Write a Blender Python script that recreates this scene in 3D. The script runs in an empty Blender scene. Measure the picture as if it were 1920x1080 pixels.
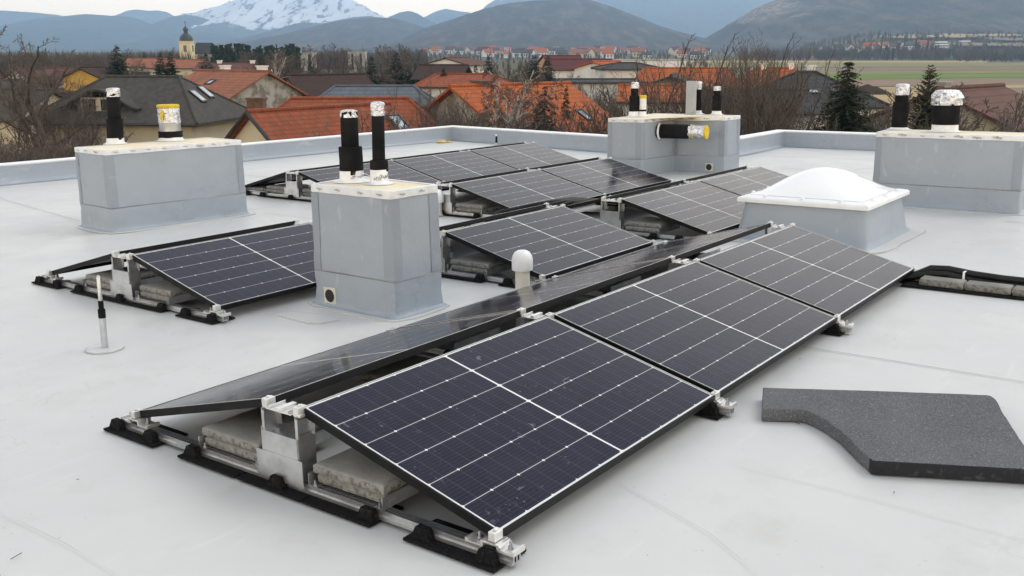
import bpy, math, random
import numpy as np
from mathutils import Matrix, Vector, noise as mnoise

# ------------------------------------------------------------------ camera, sky, sun
SC = bpy.context.scene
COL = SC.collection
CAMZ = 8.6
FPX = 1830.06
PITCH = math.atan((540 - 97) / FPX)
cam_d = bpy.data.cameras.new("camera")
cam_d.sensor_width = 36.0
cam_d.lens = 36.0 * FPX / 1920.0
cam_d.clip_start = 0.05
cam_d.clip_end = 60000
cam = bpy.data.objects.new("camera", cam_d)
COL.objects.link(cam)
cam.location = (0, 0, CAMZ)
cam.rotation_euler = (math.pi / 2 - PITCH, 0, 0)
SC.camera = cam

SUN_EL, SUN_AZ = math.radians(48), math.radians(62)      # azimuth clockwise from the view direction
world = bpy.data.worlds.new("World")
SC.world = world
world.use_nodes = True
wn, wl = world.node_tree.nodes, world.node_tree.links
wn.clear()
w_out = wn.new("ShaderNodeOutputWorld")
w_bg = wn.new("ShaderNodeBackground")
w_bg.inputs[1].default_value = 0.115
sky = wn.new("ShaderNodeTexSky")
sky.sky_type = 'NISHITA'
sky.sun_disc = False
sky.sun_elevation = SUN_EL
sky.sun_rotation = SUN_AZ
sky.air_density = 1.0
sky.dust_density = 3.0
hs = wn.new("ShaderNodeHueSaturation")
hs.inputs['Saturation'].default_value = 0.30
wl.new(sky.outputs[0], hs.inputs['Color'])
# broken high overcast: soft cloud field mixed over the sky
tc = wn.new("ShaderNodeTexCoord")
mp = wn.new("ShaderNodeMapping")
mp.inputs['Scale'].default_value = (1.0, 1.0, 2.6)
wl.new(tc.outputs['Generated'], mp.inputs['Vector'])
cn = wn.new("ShaderNodeTexNoise")
cn.inputs['Scale'].default_value = 2.2
cn.inputs['Detail'].default_value = 5
cn.inputs['Roughness'].default_value = 0.5
wl.new(mp.outputs[0], cn.inputs['Vector'])
cr = wn.new("ShaderNodeValToRGB")
cr.color_ramp.elements[0].position = 0.30
cr.color_ramp.elements[0].color = (5.9, 6.2, 6.6, 1)
cr.color_ramp.elements[1].position = 0.72
cr.color_ramp.elements[1].color = (9.6, 9.5, 9.3, 1)
wl.new(cn.outputs['Fac'], cr.inputs[0])
mx = wn.new("ShaderNodeMixRGB")
mx.inputs[0].default_value = 0.72
wl.new(hs.outputs[0], mx.inputs[1])
wl.new(cr.outputs[0], mx.inputs[2])
# low sky band brightened and warmed to offset the haze and lift panel reflections
sep = wn.new("ShaderNodeSeparateXYZ")
wl.new(tc.outputs['Generated'], sep.inputs[0])
hr = wn.new("ShaderNodeValToRGB")
hr.color_ramp.elements[0].position = 0.0
hr.color_ramp.elements[0].color = (5.0, 3.85, 2.5, 1)
hr.color_ramp.elements[1].position = 0.52
hr.color_ramp.elements[1].color = (0.88, 0.88, 0.89, 1)
e_ = hr.color_ramp.elements.new(0.065)
e_.color = (4.6, 3.5, 2.3, 1)
e_ = hr.color_ramp.elements.new(0.15)
e_.color = (2.1, 1.80, 1.42, 1)
e_ = hr.color_ramp.elements.new(0.30)
e_.color = (1.75, 1.58, 1.36, 1)
wl.new(sep.outputs['Z'], hr.inputs[0])
mu = wn.new("ShaderNodeMixRGB")
mu.blend_type = 'MULTIPLY'
mu.inputs[0].default_value = 1.0
wl.new(mx.outputs[0], mu.inputs[1])
wl.new(hr.outputs[0], mu.inputs[2])
wl.new(mu.outputs[0], w_bg.inputs[0])
wl.new(w_bg.outputs[0], w_out.inputs[0])

sun_d = bpy.data.lights.new("sun", 'SUN')
sun_d.energy = 0.85
sun_d.angle = math.radians(34)
sun_d.color = (1.0, 0.96, 0.90)
sun = bpy.data.objects.new("sun", sun_d)
COL.objects.link(sun)
sd = Vector((math.sin(SUN_AZ) * math.cos(SUN_EL), math.cos(SUN_AZ) * math.cos(SUN_EL), math.sin(SUN_EL)))
sun.rotation_euler = sd.to_track_quat('Z', 'Y').to_euler()
sun.location = (0, 0, 60)

SC.view_settings.view_transform = 'Standard'
SC.view_settings.look = 'None'
SC.view_settings.exposure = 0.33
SC.view_settings.gamma = 1.0
SC.render.engine = 'CYCLES'
SC.cycles.max_bounces = 7
SC.cycles.diffuse_bounces = 3
SC.cycles.glossy_bounces = 4
SC.cycles.transmission_bounces = 4
SC.cycles.volume_bounces = 3
SC.cycles.caustics_reflective = False
SC.cycles.caustics_refractive = False
SC.cycles.sample_clamp_indirect = 4.0

# ------------------------------------------------------------------ the roof's own frame
# roof axes: X along the panel ridges (away to the right), Y to the left of them, Z up; it drains slightly, so it is
# tilted a degree against the world.  Measured: f, pitch, roll, eye height, yaw of the ridges.
R_PITCH, R_ROLL, R_EYE, R_YAW = 0.2253, -0.0147, 1.6944, 0.9313


def _axes(pitch, roll):
    cp, sp = math.cos(pitch), math.sin(pitch)
    fw, rt, up = np.array([0, cp, -sp]), np.array([1.0, 0, 0]), np.array([0, sp, cp])
    c, s = math.cos(roll), math.sin(roll)
    return c * rt + s * up, -s * rt + c * up, fw


_rr, _ru, _rf = _axes(R_PITCH, R_ROLL)
_wr, _wu, _wf = _axes(PITCH, 0.0)
_A = np.stack([_wr, _wu, _wf], 1) @ np.stack([_rr, _ru, _rf], 1).T
_Z = np.array([[math.cos(R_YAW), -math.sin(R_YAW), 0], [math.sin(R_YAW), math.cos(R_YAW), 0], [0, 0, 1]])
_M = _A @ _Z
_t = np.array([0, 0, CAMZ]) + _A @ np.array([0, 0, -R_EYE])
T_ROOF = Matrix([list(_M[i]) + [_t[i]] for i in range(3)] + [[0, 0, 0, 1]])
ROOF = []                                     # top-level objects standing on the roof, moved by T_ROOF at the end


def roof_pt(px, py, z=0.0):
    """where the sight line of a pixel meets height z above the roof, in roof axes"""
    d = _rf + _rr * (px - 960) / FPX - _ru * (py - 540) / FPX
    k = (z - R_EYE) / d[2]
    q = np.array([0, 0, R_EYE]) + d * k
    q = _Z.T @ q
    return Vector((q[0], q[1], z))


def at(px, py, Y):
    """world point of a pixel at forward distance Y"""
    d = _wf + _wr * (px - 960) / FPX - _wu * (py - 540) / FPX
    k = Y / d[1]
    return Vector((d[0] * k, Y, CAMZ + d[2] * k))


# ------------------------------------------------------------------ object helpers
def link(o):
    COL.objects.link(o)
    return o


def tag(o, label=None, cat=None, group=None, kind=None):
    if label: o['label'] = label
    if cat: o['category'] = cat
    if group: o['group'] = group
    if kind: o['kind'] = kind
    return o


def thing(name, label, cat, loc=(0, 0, 0), rotz=0.0, group=None, roof=False):
    o = link(bpy.data.objects.new(name, None))
    o.empty_display_size = 0.2
    o.location = loc
    o.rotation_euler = (0, 0, rotz)
    tag(o, label, cat, group)
    if roof: ROOF.append(o)
    return o


def kids(o):
    return [c for c in bpy.data.objects if c.parent == o]


def copy_tree(o, parent=None, table=None):
    c = o.copy()
    COL.objects.link(c)
    if parent is not None:
        c.parent = parent
    for ch in (table[o.name] if table else kids(o)):
        copy_tree(ch, c, table)
    return c


def child_table(root):
    t = {}
    stack = [root]
    while stack:
        o = stack.pop()
        t[o.name] = kids(o)
        stack += t[o.name]
    return t


class MB:
    def __init__(s):
        s.v, s.f, s.mi, s.m = [], [], [], 0

    def add(s, vs, fs):
        n = len(s.v)
        s.v += [tuple(p) for p in vs]
        s.f += [tuple(i + n for i in f) for f in fs]
        s.mi += [s.m] * len(fs)
        return s

    def box(s, x0, x1, y0, y1, z0, z1):
        return s.add([(x0, y0, z0), (x1, y0, z0), (x1, y1, z0), (x0, y1, z0), (x0, y0, z1), (x1, y0, z1), (x1, y1, z1), (x0, y1, z1)],
                     [(3, 2, 1, 0), (4, 5, 6, 7), (0, 1, 5, 4), (1, 2, 6, 5), (2, 3, 7, 6), (3, 0, 4, 7)])

    def prism(s, poly, z0, z1):
        n = len(poly)
        vs = [(p[0], p[1], z0) for p in poly] + [(p[0], p[1], z1) for p in poly]
        fs = [tuple(range(n - 1, -1, -1)), tuple(range(n, 2 * n))]
        fs += [(i, (i + 1) % n, n + (i + 1) % n, n + i) for i in range(n)]
        return s.add(vs, fs)

    def extr(s, prof, y0, y1):
        """profile in (x,z) extruded along y"""
        n = len(prof)
        vs = [(p[0], y0, p[1]) for p in prof] + [(p[0], y1, p[1]) for p in prof]
        fs = [tuple(range(n)), tuple(range(2 * n - 1, n - 1, -1))]
        fs += [(i, n + i, n + (i + 1) % n, (i + 1) % n) for i in range(n)]
        return s.add(vs, fs)

    def tube(s, pts, rad, n=8, cap=True):
        pts = [Vector(p) for p in pts]
        k = len(pts)
        if not hasattr(rad, '__len__'): rad = [rad] * k
        base = len(s.v)
        u = None
        for i, p in enumerate(pts):
            d = (pts[min(i + 1, k - 1)] - pts[max(i - 1, 0)]).normalized()
            if u is None:
                u = d.cross(Vector((0.31, 0.17, 0.93)))
                if u.length < 1e-3: u = d.cross(Vector((1, 0, 0)))
            u = (u - d * u.dot(d)).normalized()
            w = d.cross(u)
            for j in range(n):
                a = 2 * math.pi * j / n
                s.v.append(tuple(p + (u * math.cos(a) + w * math.sin(a)) * rad[i]))
        for i in range(k - 1):
            for j in range(n):
                a, b = base + i * n + j, base + i * n + (j + 1) % n
                s.f.append((a, b, b + n, a + n)); s.mi.append(s.m)
        if cap:
            s.f.append(tuple(base + j for j in range(n - 1, -1, -1))); s.mi.append(s.m)
            s.f.append(tuple(base + (k - 1) * n + j for j in range(n))); s.mi.append(s.m)
        return s

    def lathe(s, prof, n=24, c=(0, 0, 0), wob=0.0, seed=0, lean=(0, 0)):
        """profile of (r,z) round the z axis; wob crumples it"""
        base = len(s.v)
        for r, z in prof:
            for j in range(n):
                a = 2 * math.pi * j / n
                rr = r
                zz = z
                if wob:
                    rr += wob * mnoise.noise(Vector((math.cos(a) * 2.4, math.sin(a) * 2.4, z * 26 + seed * 7.7))) * 1.6
                    rr += wob * 0.7 * mnoise.noise(Vector((math.cos(a) * 7, math.sin(a) * 7, z * 60 + seed * 3.1)))
                s.v.append((c[0] + rr * math.cos(a) + lean[0] * z, c[1] + rr * math.sin(a) + lean[1] * z, c[2] + zz))
        k = len(prof)
        for i in range(k - 1):
            for j in range(n):
                a, b = base + i * n + j, base + i * n + (j + 1) % n
                s.f.append((a, b, b + n, a + n)); s.mi.append(s.m)
        s.f.append(tuple(base + j for j in range(n - 1, -1, -1))); s.mi.append(s.m)
        s.f.append(tuple(base + (k - 1) * n + j for j in range(n))); s.mi.append(s.m)
        return s

    def build(s, name, mats, parent=None, smooth=False, loc=None, bevel=0.0, auto=None):
        me = bpy.data.meshes.new(name)
        me.from_pydata(s.v, [], s.f)
        mats = mats if isinstance(mats, (list, tuple)) else [mats]
        for m in mats: me.materials.append(m)
        if len(mats) > 1: me.polygons.foreach_set('material_index', s.mi)
        if smooth: me.polygons.foreach_set('use_smooth', [True] * len(me.polygons))
        if auto is not None:
            me.polygons.foreach_set('use_smooth', [True] * len(me.polygons))
            me.set_sharp_from_angle(angle=math.radians(auto))
        me.update()
        o = link(bpy.data.objects.new(name, me))
        if parent is not None: o.parent = parent
        if loc is not None: o.location = loc
        if bevel:
            b = o.modifiers.new("bevel", 'BEVEL')
            b.width = bevel; b.segments = 2; b.limit_method = 'ANGLE'
        return o


def text_mesh(word, size):
    """the vertices and faces of a word, laid flat, as plain mesh data"""
    cu = bpy.data.curves.new("lettering", 'FONT')
    cu.body = word
    cu.size = size
    cu.resolution_u = 2
    cu.align_x = 'CENTER'
    o = link(bpy.data.objects.new("lettering", cu))
    dg = bpy.context.evaluated_depsgraph_get()
    me = bpy.data.meshes.new_from_object(o.evaluated_get(dg))
    vs = [tuple(v.co) for v in me.vertices]
    fs = [tuple(p.vertices) for p in me.polygons]
    bpy.data.objects.remove(o); bpy.data.curves.remove(cu); bpy.data.meshes.remove(me)
    return vs, fs


# ------------------------------------------------------------------ materials
class Ex:
    """a float socket with arithmetic, to write patterns down as formulas"""
    def __init__(s, nt, k): s.nt, s.k = nt, k

    def op(s, o, *a):
        n = s.nt.nodes.new("ShaderNodeMath")
        n.operation = o
        for i, x in enumerate((s,) + a):
            if isinstance(x, Ex): s.nt.links.new(x.k, n.inputs[i])
            else: n.inputs[i].default_value = float(x)
        return Ex(s.nt, n.outputs[0])

    def __add__(s, o): return s.op('ADD', o)
    def __sub__(s, o): return s.op('SUBTRACT', o)
    def __mul__(s, o): return s.op('MULTIPLY', o)
    def __truediv__(s, o): return s.op('DIVIDE', o)
    def lt(s, o): return s.op('LESS_THAN', o)
    def gt(s, o): return s.op('GREATER_THAN', o)
    def mx(s, o): return s.op('MAXIMUM', o)
    def mn(s, o): return s.op('MINIMUM', o)
    def abs(s): return s.op('ABSOLUTE')
    def fract(s): return s.op('FRACT')
    def sm(s, a, b):
        n = s.nt.nodes.new("ShaderNodeMapRange")
        n.interpolation_type = 'SMOOTHSTEP'
        s.nt.links.new(s.k, n.inputs[0])
        n.inputs[1].default_value = a; n.inputs[2].default_value = b
        return Ex(s.nt, n.outputs[0])


def new_mat(name):
    m = bpy.data.materials.new(name)
    m.use_nodes = True
    nt = m.node_tree
    return m, nt, nt.nodes['Principled BSDF']


def nz(nt, scale, detail=4, rough=0.55, vec=None, stretch=None):
    n = nt.nodes.new("ShaderNodeTexNoise")
    n.inputs['Scale'].default_value = scale
    n.inputs['Detail'].default_value = detail
    n.inputs['Roughness'].default_value = rough
    if vec is None:
        t = nt.nodes.new("ShaderNodeTexCoord")
        vec = t.outputs['Object']
    if stretch:
        mpn = nt.nodes.new("ShaderNodeMapping")
        mpn.inputs['Scale'].default_value = stretch
        nt.links.new(vec, mpn.inputs['Vector'])
        vec = mpn.outputs[0]
    nt.links.new(vec, n.inputs['Vector'])
    return Ex(nt, n.outputs['Fac'])


def mixc(nt, fac, a, b):
    n = nt.nodes.new("ShaderNodeMixRGB")
    if isinstance(fac, Ex): nt.links.new(fac.k, n.inputs[0])
    else: n.inputs[0].default_value = fac
    for i, c in ((1, a), (2, b)):
        if isinstance(c, (tuple, list)): n.inputs[i].default_value = tuple(c)[:3] + (1,)
        else: nt.links.new(c, n.inputs[i])
    return n.outputs[0]


def bump(nt, bs, h, strength, dist=0.01):
    n = nt.nodes.new("ShaderNodeBump")
    n.inputs['Strength'].default_value = strength
    n.inputs['Distance'].default_value = dist
    nt.links.new(h.k, n.inputs['Height'])
    nt.links.new(n.outputs[0], bs.inputs['Normal'])


def plain(name, c, c2=None, scale=3.0, rough=0.6, metal=0.0, bs_=0.0, bsc=40.0, spec=0.5, detail=5, lo=0.35, hi=0.65, stretch=None, bd=0.01):
    """one colour varied by noise towards a second, with fine bump"""
    m, nt, b = new_mat(name)
    b.inputs['Roughness'].default_value = rough
    b.inputs['Metallic'].default_value = metal
    b.inputs['Specular IOR Level'].default_value = spec
    if c2 is None: c2 = tuple(x * 0.8 for x in c)
    f = nz(nt, scale, detail, stretch=stretch).sm(lo, hi)
    nt.links.new(mixc(nt, f, c, c2), b.inputs['Base Color'])
    if bs_: bump(nt, b, nz(nt, bsc, 4), bs_, bd)
    return m


M = {}


def build_membrane(name, base, seamy):
    m, nt, b = new_mat(name)
    b.inputs['Roughness'].default_value = 0.42
    b.inputs['Specular IOR Level'].default_value = 0.4
    big = nz(nt, 0.55, 4, 0.6).sm(0.3, 0.7)
    c = mixc(nt, big, base, tuple(x * k for x, k in zip(base, (0.90, 0.915, 0.93))))
    mid = nz(nt, 2.6, 7, 0.68).sm(0.50, 0.74) * 0.55
    c = mixc(nt, mid, c, tuple(x * k for x, k in zip(base, (0.84, 0.83, 0.80))))
    spots = nz(nt, 26, 3, 0.5).sm(0.68, 0.76) * (nz(nt, 1.1, 2).sm(0.42, 0.62)) * 0.45
    c = mixc(nt, spots, c, (0.30, 0.29, 0.27))
    streak = nz(nt, 5, 4, 0.6, stretch=(0.25, 2.2, 1.0)).sm(0.60, 0.72) * 0.16
    c = mixc(nt, streak, c, (0.78, 0.79, 0.78))
    nt.links.new(c, b.inputs['Base Color'])
    r = nz(nt, 2.0, 4).sm(0.3, 0.7) * 0.16 + 0.36
    nt.links.new(r.k, b.inputs['Roughness'])
    ring = (nz(nt, 0.9, 5, 0.6) - 0.56).abs().lt(0.006) * nz(nt, 0.5, 2).sm(0.5, 0.6) * 0.30
    c = mixc(nt, ring, c, tuple(x * 0.72 for x in base))
    nt.links.new(c, b.inputs['Base Color'])
    h = nz(nt, 1.6, 3, 0.5) * 1.0 + nz(nt, 260, 2) * 0.012 + nz(nt, 6, 4, 0.55) * (0.05 if seamy else 1.0)
    bump(nt, b, h, 0.35, 0.02)
    return m


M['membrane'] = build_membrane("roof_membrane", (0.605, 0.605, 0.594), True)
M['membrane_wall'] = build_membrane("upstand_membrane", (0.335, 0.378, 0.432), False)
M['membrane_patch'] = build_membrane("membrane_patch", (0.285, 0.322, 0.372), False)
M['seam'] = plain("seam_shade_dirt", (0.16, 0.165, 0.17), (0.34, 0.34, 0.34), 1.6, 0.8, detail=3)  # dark lines: the lapped edge's shade painted in together with its dirt
M['alu'] = plain("aluminium", (0.62, 0.63, 0.64), (0.46, 0.47, 0.48), 9, 0.34, 0.9, 0.05, 120)
M['alu_bright'] = plain("cast_aluminium", (0.80, 0.80, 0.79), (0.66, 0.66, 0.65), 20, 0.40, 0.7, 0.05, 150)
M['steel'] = plain("steel_bolt", (0.50, 0.50, 0.50), None, 30, 0.3, 1.0)
M['black_frame'] = plain("black_anodised", (0.006, 0.006, 0.007), (0.010, 0.010, 0.011), 6, 0.5, spec=0.14)
M['rubber'] = plain("rubber_granulate", (0.009, 0.009, 0.010), (0.035, 0.035, 0.036), 90, 0.95, 0, 0.5, 160, 0.1, lo=0.5, hi=0.72)
M['foam_black'] = plain("black_pipe_insulation", (0.008, 0.008, 0.009), (0.016, 0.016, 0.017), 5, 0.8, 0, 0.35, 30, 0.12)
M['foil'] = plain("aluminium_foil", (0.78, 0.78, 0.80), (0.55, 0.55, 0.58), 22, 0.26, 0.92, 0.8, 22, bd=0.03)
M['galv'] = plain("galvanised_duct", (0.60, 0.62, 0.64), (0.48, 0.50, 0.52), 8, 0.33, 0.9, 0.15, 8)
M['tape'] = plain("white_tape", (0.80, 0.81, 0.82), (0.70, 0.71, 0.73), 14, 0.5, 0, 0.3, 22)
M['ink'] = plain("tape_print", (0.05, 0.055, 0.07), (0.09, 0.095, 0.11), 20, 0.6)
M['yellow'] = plain("yellow_tape", (0.72, 0.52, 0.02), (0.60, 0.41, 0.01), 18, 0.5, 0, 0.5, 30)
M['board'] = plain("insulation_board", (0.86, 0.77, 0.58), (0.80, 0.69, 0.48), 4, 0.85, 0, 0.3, 60)
M['pvc'] = plain("cream_pvc", (0.68, 0.66, 0.58), (0.60, 0.58, 0.50), 5, 0.4)
M['white_plastic'] = plain("white_plastic", (0.82, 0.84, 0.86), (0.76, 0.78, 0.80), 6, 0.35)
M['bore_paint'] = plain("bore_shade", (0.02, 0.02, 0.02), None, 6, 0.8)
M['cable'] = plain("black_conduit", (0.008, 0.008, 0.009), (0.014, 0.014, 0.014), 8, 0.45, spec=0.25)
M['backsheet'] = plain("panel_back_sheet", (0.10, 0.10, 0.105), None, 3, 0.5)
M['crumb'] = plain("foam_crumb", (0.80, 0.60, 0.22), None, 12, 0.9, 0, 0.4, 30)


def build_concrete():
    m, nt, b = new_mat("weathered_concrete")
    b.inputs['Roughness'].default_value = 0.92
    b.inputs['Specular IOR Level'].default_value = 0.25
    c = mixc(nt, nz(nt, 5, 5).sm(0.3, 0.7), (0.30, 0.296, 0.28), (0.21, 0.209, 0.20))
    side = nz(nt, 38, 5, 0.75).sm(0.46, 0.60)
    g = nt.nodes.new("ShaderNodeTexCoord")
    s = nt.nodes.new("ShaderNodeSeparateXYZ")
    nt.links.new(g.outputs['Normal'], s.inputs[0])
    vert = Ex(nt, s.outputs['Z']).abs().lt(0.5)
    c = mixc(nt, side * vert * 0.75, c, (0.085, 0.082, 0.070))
    c = mixc(nt, nz(nt, 11, 4).sm(0.58, 0.72) * 0.5, c, (0.23, 0.22, 0.17))
    nt.links.new(c, b.inputs['Base Color'])
    bump(nt, b, nz(nt, 46, 4, 0.7) * 1.0 + nz(nt, 9, 3) * 0.6, 0.9, 0.006)
    return m


M['concrete'] = build_concrete()


def build_mat_foam():
    m, nt, b = new_mat("speckled_foam")
    b.inputs['Roughness'].default_value = 0.9
    b.inputs['Specular IOR Level'].default_value = 0.25
    c = mixc(nt, nz(nt, 3, 4).sm(0.3, 0.7), (0.125, 0.128, 0.138), (0.10, 0.103, 0.112))
    sp = nz(nt, 150, 3, 0.6).sm(0.52, 0.66)
    c = mixc(nt, sp * 0.75, c, (0.25, 0.255, 0.27))
    sp2 = nz(nt, 210, 2, 0.5).sm(0.60, 0.66)
    c = mixc(nt, sp2 * 0.8, c, (0.035, 0.035, 0.04))
    sp3 = nz(nt, 115, 2, 0.5).sm(0.68, 0.72)
    c = mixc(nt, sp3 * 0.8, c, (0.42, 0.42, 0.44))
    nt.links.new(c, b.inputs['Base Color'])
    bump(nt, b, nz(nt, 95, 4, 0.7), 0.9, 0.006)
    return m


M['foam_mat'] = build_mat_foam()
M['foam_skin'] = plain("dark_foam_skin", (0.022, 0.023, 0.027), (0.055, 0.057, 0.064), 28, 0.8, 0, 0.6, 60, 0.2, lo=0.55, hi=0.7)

PL, PW = 1.755, 1.034


def build_cells(name, dirt):
    m, nt, b = new_mat(name)
    t = nt.nodes.new("ShaderNodeTexCoord")
    s = nt.nodes.new("ShaderNodeSeparateXYZ")
    nt.links.new(t.outputs['Object'], s.inputs[0])
    x, y = Ex(nt, s.outputs['X']), Ex(nt, s.outputs['Y'])
    mx_, my_ = 0.0195, 0.0185
    xm = (x - PL / 2).abs()
    edge = xm.gt(PL / 2 - mx_).mx((y - PW / 2).abs().gt(PW / 2 - my_))
    mid = xm.lt(0.0055)
    cp = (PW - 2 * my_) / 6
    cy = (y - my_) / cp
    dy = ((cy.fract() - 0.5).abs() * -1 + 0.5) * cp          # distance to the nearest column line
    col = dy.lt(0.0018)
    hp = (PL / 2 - mx_ - 0.0085) / 10
    cx = (xm - 0.0085) / hp
    dx = ((cx.fract() - 0.5).abs() * -1 + 0.5) * hp
    gap = dx.lt(0.0006)
    cx2 = (xm - 0.0085) / (2 * hp)
    dx2 = ((cx2.fract() - 0.5).abs() * -1 + 0.5) * (2 * hp)
    dot = (dx2 + dy).lt(0.0075)
    bb = ((cy * 9).fract() - 0.5).abs().lt(0.5 * 0.0010 / (cp / 9) + 0.0)
    white = edge.mx(mid).mx(dot)
    v = nz(nt, 7, 2)
    cell = mixc(nt, v.sm(0.3, 0.7), (0.0060, 0.0055, 0.0185), (0.0082, 0.0075, 0.0225))
    c = mixc(nt, gap * 0.30, cell, (0.30, 0.31, 0.34))
    c = mixc(nt, bb * 0.09, c, (0.50, 0.51, 0.54))
    c = mixc(nt, col * 0.72, c, (0.66, 0.66, 0.66))
    c = mixc(nt, white, c, (0.78, 0.78, 0.77))
    film = nz(nt, 1.7, 5, 0.6).sm(0.42, 0.75) * (0.006 if not dirt else 0.012)
    c = mixc(nt, film, c, (0.45, 0.45, 0.46))
    rough = nz(nt, 2.4, 4).sm(0.35, 0.75) * 0.08 + 0.10
    if dirt:
        sm1 = nz(nt, 17, 5, 0.65, stretch=(1.0, 0.7, 1)).sm(0.60, 0.68) * nz(nt, 2.1, 2).sm(0.50, 0.62)
        sm2 = nz(nt, 9, 4, 0.6, stretch=(0.5, 3.2, 1)).sm(0.64, 0.70) * nz(nt, 1.6, 2).sm(0.52, 0.6)
        dots = nz(nt, 60, 1, 0.4).sm(0.74, 0.77) * nz(nt, 3.0, 2).sm(0.52, 0.6)
        c = mixc(nt, sm1 * 0.26, c, (0.40, 0.45, 0.56))
        c = mixc(nt, sm2 * 0.30, c, (0.42, 0.46, 0.56))
        c = mixc(nt, dots * 0.4, c, (0.45, 0.46, 0.48))
        rough = rough + sm1 * 0.2 + sm2 * 0.2
    nt.links.new(c, b.inputs['Base Color'])
    nt.links.new(rough.k, b.inputs['Roughness'])
    b.inputs['IOR'].default_value = 1.26
    b.inputs['Specular IOR Level'].default_value = 0.5
    bump(nt, b, nz(nt, 3.0, 2), 0.04, 0.01)
    return m


M['cells'] = build_cells("solar_cells", False)
M['cells_dirty'] = build_cells("smeared_solar_cells", True)

# ------------------------------------------------------------------ the flat roof and its parapet
rng = random.Random(7)


def seam(pts, w=0.006, z=0.0025, r=None):
    """thin welded-edge line along a polyline on the roof"""
    mb = MB()
    P = [Vector((p[0], p[1], 0)) for p in pts]
    for a, b in zip(P[:-1], P[1:]):
        d = (b - a).normalized() * 1.0
        n = Vector((-d.y, d.x, 0)) * (w / 2)
        vs = [(a - n), (b - n), (b + n), (a + n)]
        mb.add([(v.x, v.y, z) for v in vs], [(0, 1, 2, 3)])
    return mb


OUT = [(-7, 15.0), (7.38, 15.2), (17.6, 14.75), (15.95, 7.4), (19.2, 7.42), (19.0, 2.0), (18.2, -9.0), (-7, -9.0)]
mb = MB()
# roof sheet as a gently dented grid, cut to the outline by clamping
nx_, ny_ = 150, 140
xs = np.linspace(-7, 19.4, nx_)
ys = np.linspace(-9.0, 15.3, ny_)


def left_lim(x):
    return 15.2 if x < 7.38 else (15.2 - (x - 7.38) * 0.044 if x <= 17.6 else 7.42)


vs, fs = [], []
for i, x in enumerate(xs):
    for j, y in enumerate(ys):
        z = 0.004 * mnoise.noise(Vector((x * 0.8, y * 0.8, 1.3))) + 0.0018 * mnoise.noise(Vector((x * 3, y * 3, 4.1))) - 0.006
        vs.append((x, y, z))
for i in range(nx_ - 1):
    for j in range(ny_ - 1):
        a = i * ny_ + j
        fs.append((a, a + ny_, a + ny_ + 1, a + 1))
mb.add(vs, fs)
deck = mb.build("flat_roof", M['membrane'], smooth=True)
tag(deck, kind='structure'); ROOF.append(deck)

SEAMS = [[(5.612, 2.0), (5.614, 0.77), (5.60, -2.2)], [(6.538, 13.6), (5.99, 10.65)], [(1.397, 3.257), (1.40, 12.0)],
         [(3.1, 7.8), (3.13, 15.0)], [(1.397, 3.257), (0.6, 2.6), (0.62, -3.0)], [(7.55, 9.3), (7.5, 5.6)],
         [(10.2, 13.2), (10.1, 11.2)], [(13.6, 14.6), (13.4, 8.9)], [(8.3, -1.2), (14.6, -0.9)],
         [(15.2, 5.9), (15.3, 1.0)], [(17.2, 6.8), (17.3, 2.0)], [(16.1, 4.6), (15.3, 4.9), (15.25, 5.9)],
         [(9.7, 14.8), (9.6, 11.2)], [(6.9, 15.0), (9.9, 13.5)], [(11.3, 1.9), (11.2, -2.0)], [(14.5, 14.6), (15.5, 10.0)],
         [(12.6, 9.0), (12.6, 6.4)], [(13.4, 12.9), (12.2, 11.0)]]
allseam = MB()
for sl in SEAMS:
    b_ = seam(sl, 0.0065 if sl[0][0] < 8 else 0.011)
    allseam.add(b_.v, b_.f)
allseam.build("membrane_seam", M['seam'], deck)
crease = MB()
for l_ in ([(1380, 874), (1550, 915), (1920, 1012)], [(0, 962), (120, 1018), (215, 1075)], [(0, 722), (170, 700), (400, 640)], [(1160, 905), (1330, 1000), (1420, 1075)], [(380, 560), (430, 625), (560, 640)], [(1720, 470), (1920, 500)], [(150, 425), (60, 470), (0, 480)]):
    q_ = [roof_pt(*t_) for t_ in l_]
    b_ = seam([(v_.x, v_.y) for v_ in q_], 0.0022, 0.0022); crease.add(b_.v, b_.f)
crease.build("membrane_crease", plain("crease_line", (0.40, 0.40, 0.39), (0.56, 0.56, 0.55), 2.5, 0.8, lo=.42, hi=.58), deck)  # faint grey lines drawn along the creases

# small scuffs and grit lying on the sheet
grit = MB()
for k in range(70):
    x, y = rng.uniform(0.6, 7), rng.uniform(-1.2, 9)
    r = rng.choice((0.002, 0.003, 0.003, 0.004, 0.006))
    a0 = rng.random() * 6
    grit.add([(x + r * math.cos(a0 + t) * rng.uniform(.6, 1.5), y + r * math.sin(a0 + t), 0.004) for t in (0, 1.5, 3, 4.6)], [(0, 1, 2, 3)])
for (px, py, L_, an) in ((20, 1050, .05, .3), (950, 1048, .09, .9), (955, 1044, .06, -.6), (1676, 926, .02, .2), (1500, 796, .03, 1.2)):
    p = roof_pt(px, py)
    grit.tube([(p.x, p.y, .003), (p.x + L_ * math.cos(an), p.y + L_ * math.sin(an), .003)], 0.0016, 4)
o = grit.build("roof_grit", plain("grit", (0.10, 0.095, 0.085), None, 9, 0.9))
tag(o, kind='stuff'); ROOF.append(o)

# the building under the roof
mb = MB()
mb.prism([(-6.6, -8.6), (17.8, -8.6), (18.6, 2.0), (18.8, 7.2), (15.8, 7.2), (17.3, 14.5), (7.3, 14.9), (-6.6, 14.7)], -7.4, -0.06)
bb = mb.build("building_shell", plain("render", (0.66, 0.64, 0.60), None, 2, 0.8))
tag(bb, kind='structure'); ROOF.append(bb)


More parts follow.
